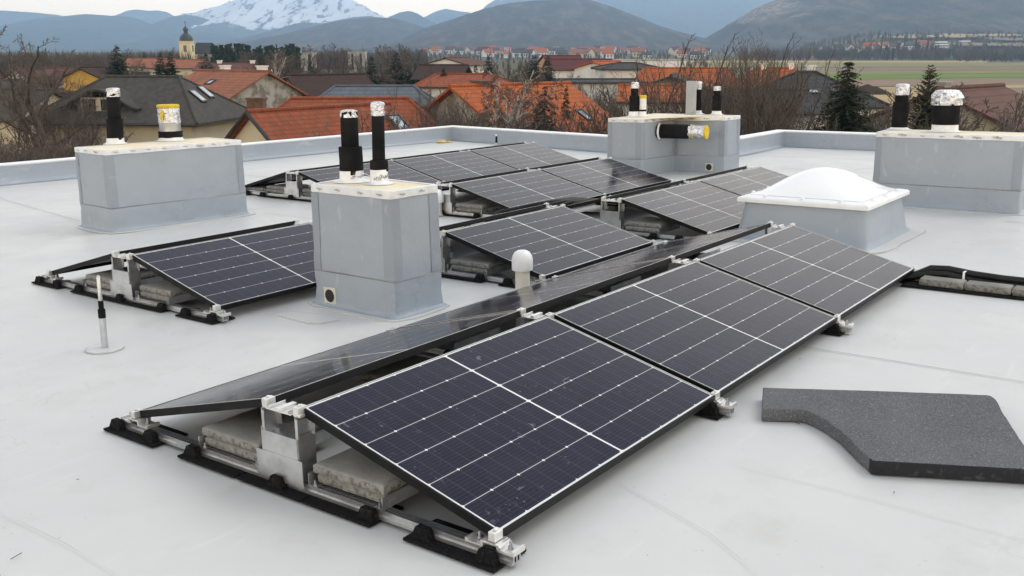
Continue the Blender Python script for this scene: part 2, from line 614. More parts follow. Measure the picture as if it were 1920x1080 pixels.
def offset_line(pts, d):
    """offset an open polyline to its left by d"""
    P = [Vector((p[0], p[1])) for p in pts]
    out = []
    for i, p in enumerate(P):
        dirs = []
        if i > 0: dirs.append((P[i] - P[i - 1]).normalized())
        if i < len(P) - 1: dirs.append((P[i + 1] - P[i]).normalized())
        ns = [Vector((-d_.y, d_.x)) for d_ in dirs]
        if len(ns) == 1: out.append(p + ns[0] * d)
        else:
            m_ = (ns[0] + ns[1]).normalized()
            out.append(p + m_ * (d / max(0.3, m_.dot(ns[0]))))
    return out


PAR = [(-6.9, 14.95), (7.38, 15.2), (17.6, 14.75), (15.95, 7.4), (19.25, 7.42), (19.0, 2.0), (18.2, -8.8)]
par = thing("parapet_wall", "long grey membrane covered parapet wall edging the flat roof", "parapet", (12, 14, 0), roof=True)
# dense resampling so that the sheet can ripple a little
dense = []
for a, b in zip(PAR[:-1], PAR[1:]):
    n = max(2, int(math.hypot(b[0] - a[0], b[1] - a[1]) / 0.25))
    dense += [(a[0] + (b[0] - a[0]) * k / n, a[1] + (b[1] - a[1]) * k / n) for k in range(n)]
dense.append(PAR[-1])
prof = [(-0.10, 0.001), (-0.03, 0.012), (0.0, 0.05), (0.004, 0.16), (0.008, 0.295)]
lines = [[(p.x, p.y) for p in offset_line(dense, o_)] for o_, _ in prof]
vs, fs = [], []
for k, (ln, (o_, z)) in enumerate(zip(lines, prof)):
    for i, p in enumerate(ln):
        w = 0.006 * mnoise.noise(Vector((p[0] * 1.7, p[1] * 1.7, z * 5)))
        vs.append((p[0] + w - 12, p[1] + w - 14, z))
n = len(dense)
for k in range(len(prof) - 1):
    for i in range(n - 1):
        fs.append((k * n + i, k * n + i + 1, (k + 1) * n + i + 1, (k + 1) * n + i))
mb = MB(); mb.add(vs, fs)
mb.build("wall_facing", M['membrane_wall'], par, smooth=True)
ia, ib = offset_line(dense, -0.008), offset_line(dense, 0.24)
vs, fs = [], []
for i in range(n):
    w = 0.004 * mnoise.noise(Vector((dense[i][0] * 3, dense[i][1] * 3, 2)))
    for p, z in ((ia[i], 0.292 + w), (ia[i], 0.306 + w), (ib[i], 0.312), (ib[i], 0.05)):
        vs.append((p.x - 12, p.y - 14, z))
for i in range(n - 1):
    for k in range(4):
        a, b = i * 4 + k, i * 4 + (k + 1) % 4
        fs.append((a, a + 4, b + 4, b))
mb = MB(); mb.add(vs, fs)
mb.build("coping", M['white_plastic'], par)

# ------------------------------------------------------------------ solar arrays
TILT, ZE, GAP, RG = 0.2575, 0.100, 0.0389, 0.0914
CT, ST = math.cos(TILT), math.sin(TILT)
ZR = ZE + PW * ST


def make_panel(dirty=False):
    root = thing("solar_panel", "x", "solar panel")
    f = MB()
    t, h = 0.011, 0.035
    f.box(0, PL, 0, t, -h, 0); f.box(0, PL, PW - t, PW, -h, 0)
    f.box(0, t, t, PW - t, -h, 0); f.box(PL - t, PL, t, PW - t, -h, 0)
    f.build("frame", M['black_frame'], root)
    g = MB(); g.box(t, PL - t, t, PW - t, -0.006, -0.0022)
    g.build("cell_glass", M['cells_dirty' if dirty else 'cells'], root)
    e = MB()
    w = 0.0030
    e.box(0.0, PL, t - w, t, 0.0002, 0.0018); e.box(0.0, PL, PW - t, PW - t + w, 0.0002, 0.0018)
    e.box(t - w, t, t, PW - t, 0.0002, 0.0018); e.box(PL - t, PL - t + w, t, PW - t, 0.0002, 0.0018)
    e.build("frame_lip", M['alu_bright'], root)
    s = MB(); s.box(t, PL - t, t, PW - t, -0.010, -0.0075)
    s.build("back_sheet", M['backsheet'], root)
    j = MB()
    j.box(PL / 2 - .05, PL / 2 + .05, .10, .17, -.026, -.0102)
    j.build("junction_box", M['black_frame'], root)
    return root


def panel_matrix(x0, ridge_y, side):
    """x0: near end along the ridge; side +1 = slope on the right of the ridge"""
    if side > 0:
        o = Vector((x0 + PL, ridge_y - RG, ZR))
        ex, ey = Vector((-1, 0, 0)), Vector((0, -CT, -ST))
    else:
        o = Vector((x0, ridge_y + RG, ZR))
        ex, ey = Vector((1, 0, 0)), Vector((0, CT, -ST))
    ez = ex.cross(ey)
    return Matrix(((ex.x, ey.x, ez.x, o.x), (ex.y, ey.y, ez.y, o.y), (ex.z, ey.z, ez.z, o.z), (0, 0, 0, 1)))


def make_rail():
    """one cross rail of the mounting: rubber pads, rail, ridge post, clamps; y to the left of the ridge"""
    root = thing("mounting_rail", "x", "mounting rail")
    r = MB()
    r.box(-.022, .022, -1.17, 1.17, .012, .020)
    for x in (-.022, -.004, .014): r.box(x, x + .008, -1.17, 1.17, .0201, .046)
    r.box(-.030, -.0221, -1.17, 1.17, .012, .026)
    r.build("base_rail", M['alu'], root)
    for (a, b, lugs) in ((.84, 1.24, (1.18, .91)), (.25, .65, (.59,)), (-.165, .235, (.02,)), (-.545, -.17, (-.50,)), (-1.135, -.715, (-.78, -1.075))):
        p = MB()
        p.box(-.088, .105, a, b, .0005, .0115)
        for ly in lugs:
            for (x0, x1, q0, q1) in ((-.068, -.0305, -.060, -.0305), (.026, .062, .0305, .056)):
                vs = [(x0, ly - .045, .0116), (x1, ly - .045, .0116), (x1, ly + .045, .0116), (x0, ly + .045, .0116),
                      (q0, ly - .028, .056), (q1, ly - .028, .056), (q1, ly + .028, .056), (q0, ly + .028, .056)]
                if x0 > 0: vs = [(v[0], v[1], v[2] if v[2] < .05 else .040) for v in vs]
                p.add(vs, [(3, 2, 1, 0), (4, 5, 6, 7), (0, 1, 5, 4), (1, 2, 6, 5), (2, 3, 7, 6), (3, 0, 4, 7)])
        p.build("rubber_pad", M['rubber'], root, bevel=0.0016)
    q = MB()                                               # ridge post, folded sheet
    q.box(-.040, -.036, -.130, .150, .030, .148)           # lower plate
    q.box(-.0357, -.0317, -.102, .115, .1484, .236)
    q.box(-.0357, -.0317, -.102, .115, .060, .1480)
    q.box(-.0315, .060, -.106, -.102, .030, .250); q.box(-.0315, .060, .115, .119, .030, .250)
    q.box(-.030, .058, -.1015, .1145, .205, .209)
    q.build("post_plate", M['alu'], root)
    for (y0, s_) in ((.106, -1), (-.098, -1)):
        l = MB()
        l.box(-.034, .056, y0 - .002, y0 + .002, .2364, .330)
        l.box(-.034, -.031, y0 - .014, y0 - .0022, .2364, .322)
        l.box(.050, .053, y0 - .020, y0 - .0022, .2364, .322)
        l.box(-.030, .050, y0 - .012, y0 - .0022, .312, .316)
        l.build("post_leg", M['alu'], root)
    c = MB()
    c.box(-.035, .055, -.075, .075, .3325, .3365)
    c.box(-.035, .055, -.012, .012, .3367, .352); c.box(-.035, .055, .055, .059, .3367, .350); c.box(-.035, .055, -.059, -.055, .3367, .350)
    c.build("ridge_bridge", M['alu_bright'], root, bevel=0.002)
    for sgn in (1, -1):
        k = MB()
        y = sgn * (RG + .004)
        k.box(-.026, .022, y - .016, y + .016, .340, .3695)
        k.box(-.022, .016, y - .020, y + .020, .326, .3395)
        k.lathe([(.007, 0), (.007, .006), (.004, .008)], 8, (-.004, y, .3697))
        k.build("ridge_clamp", M['alu_bright'], root, bevel=0.0025)
        k = MB()
        y = sgn * (RG + PW * CT - .012)
        k.box(-.026, .022, y - .015, y + .015, .076, .1115)
        k.lathe([(.008, 0), (.008, .006), (.004, .008)], 8, (-.004, y, .1117))
        k.build("eave_clamp", M['alu_bright'], root, bevel=0.0025)
        k = MB()                                            # stepped aluminium foot under the eave
        yo = sgn * (RG + PW * CT)
        for (d0, d1, z0, z1) in ((-.13, -.115, .047, .062), (-.115, -.06, .047, .054), (-.06, -.05, .047, .072), (-.05, .01, .066, .0735), (.01, .02, .047, .072), (.02, .085, .047, .056), (.075, .085, .0562, .066), (.02, .03, .0562, .066)):
            ya, yb = sorted((yo + sgn * d0, yo + sgn * d1))
            k.box(-.028, .040, ya, yb, z0, z1)
        k.build("eave_foot", M['alu_bright'], root)
        for d in (.05, -.088):
            k = MB()
            k.lathe([(.010, 0), (.010, .010), (.006, .011), (.006, .030)], 8, (.004, yo + sgn * d, .0562))
            k.build("bolt", M['steel'], root, auto=40)
    for (y0, y1) in ((.165, .575), (-.555, -.140)):
        b = MB()
        for (ya, yb) in ((y0, y0 + .006), (y1 - .006, y1)):
            b.box(-.022, .42, ya, yb, .0465, .098)
        b.box(-.022, .42, y0 + .0062, y0 + .05, .0465, .0495); b.box(-.022, .42, y1 - .05, y1 - .0062, .0465, .0495)
        b.build("ballast_bracket", M['alu'], root)
        for y in (y0 + .025, y1 - .03):
            s = MB(); s.lathe([(.008, 0), (.008, .008), (.005, .009), (.005, .022)], 8, (-.012, y, .0497))
            s.build("bracket_bolt", M['steel'], root, auto=40)
    return root


def slab_mesh(seed, w=.39, d=.40, h=.044):
    mb = MB()
    n = 14
    ring = []
    for k in range(4 * n):
        s_, t_ = divmod(k, n)
        f = t_ / n
        ring.append([(f, 0), (1, f), (1 - f, 1), (0, 1 - f)][s_])
    lv = [(0.010, 0.0), (0.002, 0.006), (0.0, h * .5), (0.002, h - .008), (0.012, h)]
    vs = []
    for ins, z in lv:
        for (u, v) in ring:
            x = ins + u * (d - 2 * ins); y = ins + v * (w - 2 * ins)
            k = 0.004 * mnoise.noise(Vector((x * 30 + seed * 9, y * 30, z * 60)))
            vs.append((x + (u - .5) * k * 2, y + (v - .5) * k * 2, z))
    N = len(ring)
    fs = [tuple(range(N - 1, -1, -1)), tuple(range(4 * N, 5 * N))]
    for k in range(4):
        for i in range(N): fs.append((k * N + i, k * N + (i + 1) % N, (k + 1) * N + (i + 1) % N, (k + 1) * N + i))
    mb.add(vs, fs)
    return mb


ARR = [  # near end x, ridge y, panels right, panels left, name, panel words right, panel words left
    (2.478, 3.004, 3, 3, "front row"),
    (4.021, 6.595, 1, 1, "left row"),
    (6.033, 5.269, 1, 1, "middle row"),
    (8.618, 7.356, 2, 2, "rear centre row"),
    (8.483, 5.031, 2, 2, "right rear row"),
    (8.626, 9.976, 3, 3, "rearmost row"),
]
WHERE = ["the large front array", "the left array beside the slender metal rod", "the array behind the white capped vent pipe",
         "the array in front of the L shaped shaft", "the array left of the domed skylight", "the rearmost array along the left parapet"]
SHORT = ["large front array", "array by the metal rod", "array behind the white capped pipe", "array before the L shaped shaft", "array left of the skylight", "rearmost array"]
RIGHT_WORDS = [
    ["dark blue smeared dusty solar panel, nearest on the front array's right slope", "clean solar panel in the middle of the front array's right slope", "farthest right slope solar panel of the front array, beside the skylight"],
    ["dark solar panel right of the slender metal rod, half hidden by the tall shaft"],
    ["lone dark solar panel behind the white capped vent pipe"],
    ["pale grey solar panel left of the one reflecting the L shaped shaft", "solar panel with a black reflection of the L shaped shaft on it"],
    ["grey solar panel with black conduits at its left end, left of the skylight", "beige shining solar panel directly behind the skylight's left corner"],
    ["solar panel of the rearmost array behind the tall shaft's two black pipes", "bluish solar panel in the middle of the rearmost array", "grey farthest solar panel of the rearmost array, nearest the rear parapet"]]
LEFT_WORDS = [
    ["silvery left slope solar panel nearest the camera in the front array", "left slope solar panel in the front array with a dark reflection of the tall shaft", "farthest left slope solar panel of the front array, seen edge on"],
    ["left slope solar panel by the metal rod, seen only from under its black edge"],
    ["left slope solar panel of the lone middle array, only its black ridge edge showing"],
    ["near left slope solar panel before the L shaped shaft, only its black edge showing", "far left slope solar panel before the L shaped shaft, only its black edge showing"],
    ["left slope solar panel near the black conduits, only its edge showing", "far left slope solar panel behind the skylight, only its black edge showing"],
    ["near left slope solar panel of the rearmost array, its dark underside showing", "middle left slope solar panel of the rearmost array, only its black ridge edge showing", "farthest left slope solar panel of the rearmost array, only its black ridge edge showing"]]

panel_clean = make_panel(False)
panel_dirty = make_panel(True)
rail0 = make_rail()
tc_, td_, tr_ = child_table(panel_clean), child_table(panel_dirty), child_table(rail0)
used = set()


def take(proto, tab):
    if proto.name in used: return copy_tree(proto, None, tab)
    used.add(proto.name)
    return proto


END_WORDS = {0: "at the near end", 1: "at the second joint", 2: "at the third joint", 3: "at the far end"}
for ai, (x0, ry, nr, nl, nm) in enumerate(ARR):
    for side, cnt, words in ((1, nr, RIGHT_WORDS[ai]), (-1, nl, LEFT_WORDS[ai])):
        for k in range(cnt):
            dirty = ai == 0 and k == 0
            p = take(panel_dirty, td_) if dirty else take(panel_clean, tc_)
            p.matrix_world = panel_matrix(x0 + k * (PL + GAP), ry, side)
            tag(p, words[k], "solar panel", "solar panels of " + WHERE[ai])
            ROOF.append(p)
    n = max(nr, nl)
    for k in range(n + 1):
        r = take(rail0, tr_)
        xx = x0 - .006 if k == 0 else (x0 + k * (PL + GAP) - GAP / 2 if k < n else x0 + n * (PL + GAP) - GAP + .006)
        r.location = (xx, ry, 0)
        if k == n: r.rotation_euler = (0, 0, math.pi)
        w_ = END_WORDS[k] if k < n else "at the far end"
        tag(r, f"aluminium cross rail {w_} of the {SHORT[ai]}", "mounting rail", "rails under the solar arrays")
        ROOF.append(r)

slabs = [slab_mesh(s).build("paving_slab", M['concrete'], None, auto=50) for s in range(3)]
first = [True] * 3
SIDE = {1: "right", -1: "left"}
for ai, (x0, ry, nr, nl, nm) in enumerate(ARR):
    spots = [(x0 - .004, 1), (x0 - .004, -1)]
    if ai in (0, 1): spots += [(x0 + .95, 1), (x0 + .95, -1)]
    for xx, sd_ in spots:
        y0 = ry + (.175 if sd_ < 0 else -.55)
        for lvl in (0, 1):
            k = rng.randrange(3)
            if first[k]: s = slabs[k]; first[k] = False
            else: s = slabs[k].copy(); COL.objects.link(s)
            s.location = (xx + rng.uniform(-.008, .01), y0 + rng.uniform(-.005, .005), .0497 + lvl * .0445 + (0.0006 if lvl else 0))
            s.rotation_euler = (0, 0, rng.uniform(-.012, .012))
            lv = "upper" if lvl else "lower"
            far = "" if xx < x0 + .5 else "inner "
            tag(s, f"{lv} {far}concrete slab {SIDE[sd_]} of the ridge post, {SHORT[ai]}", "paving slab", "concrete ballast slabs under the panels")
            ROOF.append(s)
# the flat slab lying beyond the rearmost array's left eave
s = slabs[0].copy(); COL.objects.link(s)
s.location = (ARR[5][0] + .02, ARR[5][1] + .66, .05)
tag(s, "single concrete slab lying flat under the left eave of the rearmost array", "paving slab", "concrete ballast slabs under the panels"); ROOF.append(s)

# ------------------------------------------------------------------ membrane covered shafts
WORD_V, WORD_F = text_mesh("Wigluv", 0.034)


def rounded(poly, r=0.010, step=0.06):
    """resample a counter-clockwise polygon with small rounded corners -> points and outward normals"""
    P = [Vector(p) for p in poly]
    n = len(P)
    pts, nor = [], []
    for i in range(n):
        a, b, c = P[i - 1], P[i], P[(i + 1) % n]
        d0, d1 = (b - a).normalized(), (c - b).normalized()
        n0, n1 = Vector((d0.y, -d0.x)), Vector((d1.y, -d1.x))
        p0, p1 = b - d0 * r, b + d1 * r
        for t in (0, .5, 1):
            q = p0 * (1 - t) ** 2 + b * 2 * t * (1 - t) + p1 * t * t
            pts.append(q); nor.append((n0 * (1 - t) + n1 * t).normalized())
        q1 = c - (P[(i + 2) % n] - c).normalized() * 0 - d1 * r
        L_ = (q1 - p1).length
        k = max(1, int(L_ / step))
        for j in range(1, k):
            pts.append(p1 + (q1 - p1) * j / k); nor.append(n1)
    return pts, nor


def shaft(label, poly, h, seed, words=True):
    cx = sum(p[0] for p in poly) / len(poly); cy = sum(p[1] for p in poly) / len(poly)
    root = thing("vent_shaft", label, "vent shaft", (cx, cy, 0), roof=True)
    loc = [(p[0] - cx, p[1] - cy) for p in poly]
    pts, nor = rounded(loc)
    N = len(pts)
    zs = [0, .008, .02, .045, .08, .12, .16, .20, .24, .252, .256, .30, .34] + [.34 + (h - .05 - .34) * k / 8 for k in range(1, 9)]
    fl = {0: .050, .008: .028, .02: .016, .045: .010, .08: .008}

    def off(z):
        return fl.get(z, .006 if z <= .253 else .0025) + .010 * max(0, 1 - z / h)
    mb = MB()
    vs = []
    for z in zs:
        for p, n_ in zip(pts, nor):
            wr = mnoise.noise(Vector((p.x * 5 + seed * 11, p.y * 5, z * 6))) * .005
            wr += mnoise.noise(Vector((p.x * 14 + seed * 5, p.y * 14, z * 18))) * (.0080 if z < .36 else .0024)
            if z == 0: wr = 0.012 * mnoise.noise(Vector((p.x * 6 + seed, p.y * 6, 0)))
            q = p + n_ * (off(z) + wr)
            vs.append((q.x, q.y, z if z > 0 else .003))
    fs = []
    for k in range(len(zs) - 1):
        for i in range(N): fs.append((k * N + i, k * N + (i + 1) % N, (k + 1) * N + (i + 1) % N, (k + 1) * N + i))
    mb.add(vs, fs)
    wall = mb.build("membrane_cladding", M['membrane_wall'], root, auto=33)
    # dark weld line round the base sheet
    mb = MB(); vs, fs = [], []
    for z, e in ((.250, .0085), (.254, .0105), (.2575, .0085)):
        for p, n_ in zip(pts, nor):
            wr = mnoise.noise(Vector((p.x * 5 + seed * 11, p.y * 5, z * 6))) * .005 + mnoise.noise(Vector((p.x * 14 + seed * 5, p.y * 14, z * 18))) * .0035
            q = p + n_ * (e + .010 * (1 - z / h) + wr)
            vs.append((q.x, q.y, z + .006 * mnoise.noise(Vector((q.x * 2, q.y * 2, seed)))))
    for k in range(2):
        for i in range(N): fs.append((k * N + i, k * N + (i + 1) % N, (k + 1) * N + (i + 1) % N, (k + 1) * N + i))
    mb.add(vs, fs); mb.build("weld_line", M['seam'], wall)
    # strips welded over the corners
    n = len(loc)
    for i in range(n):
        mb = MB()
        w = rng.uniform(.07, .10)
        b = Vector(loc[i]); d0 = (b - Vector(loc[i - 1])).normalized(); d1 = (Vector(loc[(i + 1) % n]) - b).normalized()
        seq = [(b - d0 * w, Vector((d0.y, -d0.x))), (b - d0 * .016, Vector((d0.y, -d0.x))), (b, (Vector((d0.y, -d0.x)) + Vector((d1.y, -d1.x))).normalized()),
               (b + d1 * .016, Vector((d1.y, -d1.x))), (b + d1 * w * .9, Vector((d1.y, -d1.x)))]
        vs, fs = [], []
        zz = [.262] + [.30, .34] + [.34 + (h - .06 - .34) * k / 6 for k in range(1, 7)]
        for z in zz:
            for j, (p, n_) in enumerate(seq):
                pp = p
                wr = mnoise.noise(Vector((p.x * 5 + seed * 11, p.y * 5, z * 6))) * .005 + mnoise.noise(Vector((p.x * 14 + seed * 5, p.y * 14, z * 18))) * (.0080 if z < .36 else .0024)
                q = p + n_ * ((.0065 if j != 2 else .0062) + .010 * max(0, 1 - z / h) + wr * .9)
                vs.append((q.x, q.y, z))
        for k in range(len(zz) - 1):
            for j in range(4): fs.append((k * 5 + j, k * 5 + j + 1, (k + 1) * 5 + j + 1, (k + 1) * 5 + j))
        mb.add(vs, fs); mb.build("corner_strip", M['membrane_patch'], root, auto=33)
    # insulation board on top and the white tape over its edge
    mb = MB()
    inner = [(p + n_ * -.02) for p, n_ in zip(pts, nor)]
    mb.prism([(p.x, p.y) for p in inner], h - .05, h)
    mb.build("top_board", M['board'], root)
    mb = MB(); vs, fs = [], []
    for k, (e, z) in enumerate(((.0085, h - .052), (.0100, h - .046), (.0095, h + .0005), (.004, h + .0035), (-.035, h + .0025))):
        for i, (p, n_) in enumerate(zip(pts, nor)):
            j = 0.006 * mnoise.noise(Vector((p.x * 7, p.y * 7, seed))) if k < 2 else (.010 * mnoise.noise(Vector((p.x * 6, p.y * 6, seed + 3))) if k == 4 else 0)
            wr = mnoise.noise(Vector((p.x * 5 + seed * 11, p.y * 5, h * 6))) * .003
            q = p + n_ * (e + wr + (j if k == 4 else 0))
            vs.append((q.x, q.y, z + (j if k < 2 else 0)))
    for k in range(4):
        for i in range(N): fs.append((k * N + i, k * N + (i + 1) % N, (k + 1) * N + (i + 1) % N, (k + 1) * N + i))
    mb.add(vs, fs)
    tape = mb.build("edge_tape", M['tape'], root, auto=38)
    if words:
        mb = MB()
        for i in range(n):
            a, b = Vector(loc[i]), Vector(loc[(i + 1) % n])
            d = (b - a); L_ = d.length; d = d / L_; nn = Vector((d.y, -d.x))
            s_ = .10
            flip = False
            while s_ < L_ - .08:
                c = a + d * s_ + nn * .0165
                zc = h - .024
                sg = -1 if flip else 1
                sc_ = rng.choice((1.0, .62, .62))
                mb.add([(c.x + d.x * sg * v[0] * sc_, c.y + d.y * sg * v[0] * sc_, zc + sg * (v[1] - .012) * sc_) for v in WORD_V], WORD_F)
                s_ += rng.uniform(.17, .26)
                flip = not flip if rng.random() < .7 else flip
        mb.build("tape_lettering", M['ink'], tape)
    root['_c'] = 0
    del root['_c']
    return root, (cx, cy)


def collar(mb, r, z0, z1, seed, skirt=.05):
    n = 28
    pr = [(r + skirt, z0 + .004), (r + skirt * .55, z0 + .008), (r + .012, z0 + .018), (r + .006, z0 + .03), (r + .005, z1)]
    base = len(mb.v)
    for k, (rr, z) in enumerate(pr):
        for j in range(n):
            a = 2 * math.pi * j / n
            q = rr + (skirt * .45 * mnoise.noise(Vector((math.cos(a) * 3, math.sin(a) * 3, seed))) if k < 2 else 0)
            mb.v.append((q * math.cos(a), q * math.sin(a), z))
    for k in range(len(pr) - 1):
        for j in range(n):
            a, b = base + k * n + j, base + k * n + (j + 1) % n
            mb.f.append((a, b, b + n, a + n)); mb.mi.append(0)
    return mb


def pipe(root, c, pos, z0, segs, seed, lean=(0, 0), lettered=False):
    """a vent pipe on a shaft: segs = list of (kind, radius, z from, z to)"""
    e = None
    lx, ly = pos[0] - c[0], pos[1] - c[1]
    body = None
    for kind, r, a, b in segs:
        mb = MB()
        if kind == 'black':
            mb.lathe([(r * .97, a), (r, a + .006), (r * 1.0, (a + b) / 2), (r, b - .006), (r * .96, b)], 24, wob=.0028, seed=seed, lean=lean)
            nm, mt = "insulation_sleeve", M['foam_black']
        elif kind == 'foil':
            pr = [(r * 1.03, a - .02), (r * 1.03, a)] + [(r * 1.02, a + (b - a) * t) for t in (.2, .4, .6, .8)] + [(r * .93, b - .004), (r * .5, b + .004), (.002, b + .003)]
            mb.lathe(pr, 26, wob=.0045, seed=seed, lean=lean)
            nm, mt = "foil_cap", M['foil']
        elif kind == 'bag':
            pr = [(r * 1.02, a - .02), (r * 1.04, a)] + [(r * k, a + (b - a) * t) for k, t in ((1.08, .2), (1.12, .4), (1.08, .6), (.98, .8), (.80, .95), (.4, 1.0), (.003, 1.0))]
            mb.lathe(pr, 34, wob=.020, seed=seed, lean=lean)
            nm, mt = "foil_cap", M['foil']
        elif kind == 'galv':
            mb.lathe([(r, a), (r, (a + b) / 2), (r * 1.02, (a + b) / 2 + .004), (r, (a + b) / 2 + .008), (r, b)], 30, lean=lean)
            nm, mt = "metal_duct", M['galv']
        elif kind == 'yellow':
            mb.lathe([(r, a), (r * 1.03, a + .004), (r * 1.03, b), (r * .9, b + .008), (.002, b + .006)], 26, wob=.005, seed=seed, lean=lean)
            nm, mt = "yellow_tape", M['yellow']
        elif kind == 'wtape':
            mb.lathe([(r, a), (r, (a + b) / 2), (r, b)], 24, wob=.003, seed=seed, lean=lean)
            nm, mt = "tape_wrap", M['tape']
        elif kind == 'collar':
            collar(mb, r, a, b, seed)
            nm, mt = "tape_collar", M['tape']
        if body is None:
            e = mb.build("vent_pipe", mt, root, smooth=False, auto=50)
            e.location = (lx, ly, z0)
            body = e
            o_ = e
        else:
            o_ = mb.build(nm, mt, body, auto=(50 if kind not in ('foil', 'bag') else 25))
        if kind == 'collar' and lettered:
            lb = MB()
            for (ang, zc, rot, s_) in ((-2.25, .048, 1.4, 1.0), (-1.55, .045, .1, .55), (-1.9, .02, .4, .5), (-1.1, .05, -.2, .6)) if seed == 1 else ((-2.05, .05, 3.35, 1.2), (-1.4, .06, .5, .6), (-1.75, .028, .25, .6), (-2.6, .035, .1, .6)):
                for_v = []
                for v in WORD_V:
                    u_, w_ = v[0] * s_, (v[1] - .012) * s_
                    u2, w2 = u_ * math.cos(rot) - w_ * math.sin(rot), u_ * math.sin(rot) + w_ * math.cos(rot)
                    an = ang + u2 / r
                    for_v.append(((r + .0065) * math.cos(an), (r + .0065) * math.sin(an), min(max(a + zc + w2, a + .032), b - .002)))
                lb.add(for_v, WORD_F)
            lb.build("tape_lettering", M['ink'], body)
    return body


def drain(root, c, pos, ang, r, z, plate=True):
    """short open overflow pipe at the foot of a shaft; ang is the outward direction"""
    mb = MB()
    n = 24
    ca, sa = math.cos(ang), math.sin(ang)

    def P(u, w, d): return (pos[0] - c[0] - sa * u + ca * d, pos[1] - c[1] + ca * u + sa * d, z + w)
    rings = [(r * 1.0, .014), (r * .90, .014), (r * .90, -.20)]
    vs, fs = [], []
    for rr, d in [(r * 1.0, 0.0)] + rings:
        for j in range(n):
            a = 2 * math.pi * j / n
            vs.append(P(rr * math.cos(a), rr * math.sin(a), d))
    for k in range(3):
        for j in range(n): fs.append((k * n + j, k * n + (j + 1) % n, (k + 1) * n + (j + 1) % n, (k + 1) * n + j))
    mb.add(vs, fs)
    o_ = mb.build("overflow_pipe", M['pvc'], root, smooth=True)
    mb = MB()
    vs = [P(r * .90 * math.cos(2 * math.pi * j / n), r * .90 * math.sin(2 * math.pi * j / n), .0105) for j in range(n)]
    mb.add(vs, [tuple(range(n))])
    mb.build("bore_shade", M['bore_paint'], o_)  # flat black disc: the shade inside the pipe, painted over the wall
    mb = MB()
    s_ = r * 1.12
    out = [(-s_, -r * 1.12), (s_, -r * 1.12), (s_, r * 1.12), (-s_, r * 1.12)]
    vs = [P(u, w, .012) for u, w in out] + [P(r * 1.0 * math.cos(2 * math.pi * j / n), r * 1.0 * math.sin(2 * math.pi * j / n), .012) for j in range(n)]
    vs += [P(u, w, -.02) for u, w in out]
    fs = []
    for q in range(4):
        j0 = {0: 15, 1: 21, 2: 3, 3: 9}[q]
        idx = [4 + (j0 + k) % n for k in range(0, 7)]
        fs.append((q, (q + 1) % 4) + tuple(reversed(idx)))
        fs.append((q, n + 4 + q, n + 4 + (q + 1) % 4, (q + 1) % 4))
    mb.add(vs, fs)
    mb.build("pipe_plate", M['pvc'], o_)
    return o_


def from_ab(l): return [(p[0], -p[1]) for p in l]


# the tall narrow shaft in the middle
S2 = from_ab([(4.74, -4.525), (5.20, -4.515), (5.32, -5.40), (4.77, -5.33)])
r2, c2 = shaft("tall narrow grey shaft mid roof with two black pipes on its yellow top", S2[::-1] if False else S2, .875, 2)
q = roof_pt(660, 341, .875)
pipe(r2, c2, (q.x, q.y), .875, [('collar', .082, 0, .085), ('black', .086, .055, .255), ('black', .063, .25, .51), ('foil', .062, .485, .515)], 1, (-.005, -.01), True)
q = roof_pt(711.5, 345, .875)
pipe(r2, c2, (q.x, q.y), .875, [('collar', .058, 0, .105), ('black', .064, .09, .17), ('black', .046, .165, .53), ('foil', .048, .50, .575)], 2, (.03, .0), True)
drain(r2, c2, (4.748, 5.17), math.pi, .054, .078)

S1 = from_ab([(5.765, -9.59), (7.39, -9.43), (7.48, -10.18), (5.83, -10.30)])
r1, c1 = shaft("wide grey shaft at left with a black pipe and a metal duct on top", S1, .872, 1)
q = roof_pt(217, 270, .872)
pipe(r1, c1, (q.x, q.y), .872, [('collar', .09, 0, .07), ('black', .092, .045, .285), ('black', .072, .28, .60), ('foil', .072, .55, .625)], 3, (.03, -.045))
q = roof_pt(321, 264, .872)
pipe(r1, c1, (q.x, q.y), .872, [('collar', .13, 0, .065), ('black', .139, .04, .115), ('galv', .120, .11, .30), ('foil', .121, .235, .395), ('yellow', .124, .385, .415)], 4)
mb = MB()
mb.tube([(-.115, -.045, .36), (-.135, -.055, .30), (-.14, -.055, .24)], [.018, .02, .012], 6)
o = mb.build("yellow_tape", M['yellow'], r1); o.location = (q.x - c1[0], q.y - c1[1], .872)

S4 = from_ab([(11.92, -1.885), (11.95, -3.47), (12.55, -3.50), (12.52, -1.90)])[::-1]
r4, c4 = shaft("wide grey shaft at right with a thin and a fat foil capped pipe", S4, .848, 4)
q = roof_pt(1685.5, 243, .848)
pipe(r4, c4, (q.x, q.y), .848, [('collar', .092, 0, .03), ('black', .094, .008, .335), ('black', .076, .33, .47), ('foil', .078, .435, .545)], 5, (.02, -.01))
q = roof_pt(1771, 247, .848)
pipe(r4, c4, (q.x, q.y), .848, [('collar', .140, 0, .10), ('black', .152, .085, .335), ('bag', .150, .33, .485)], 6, (0, .01))

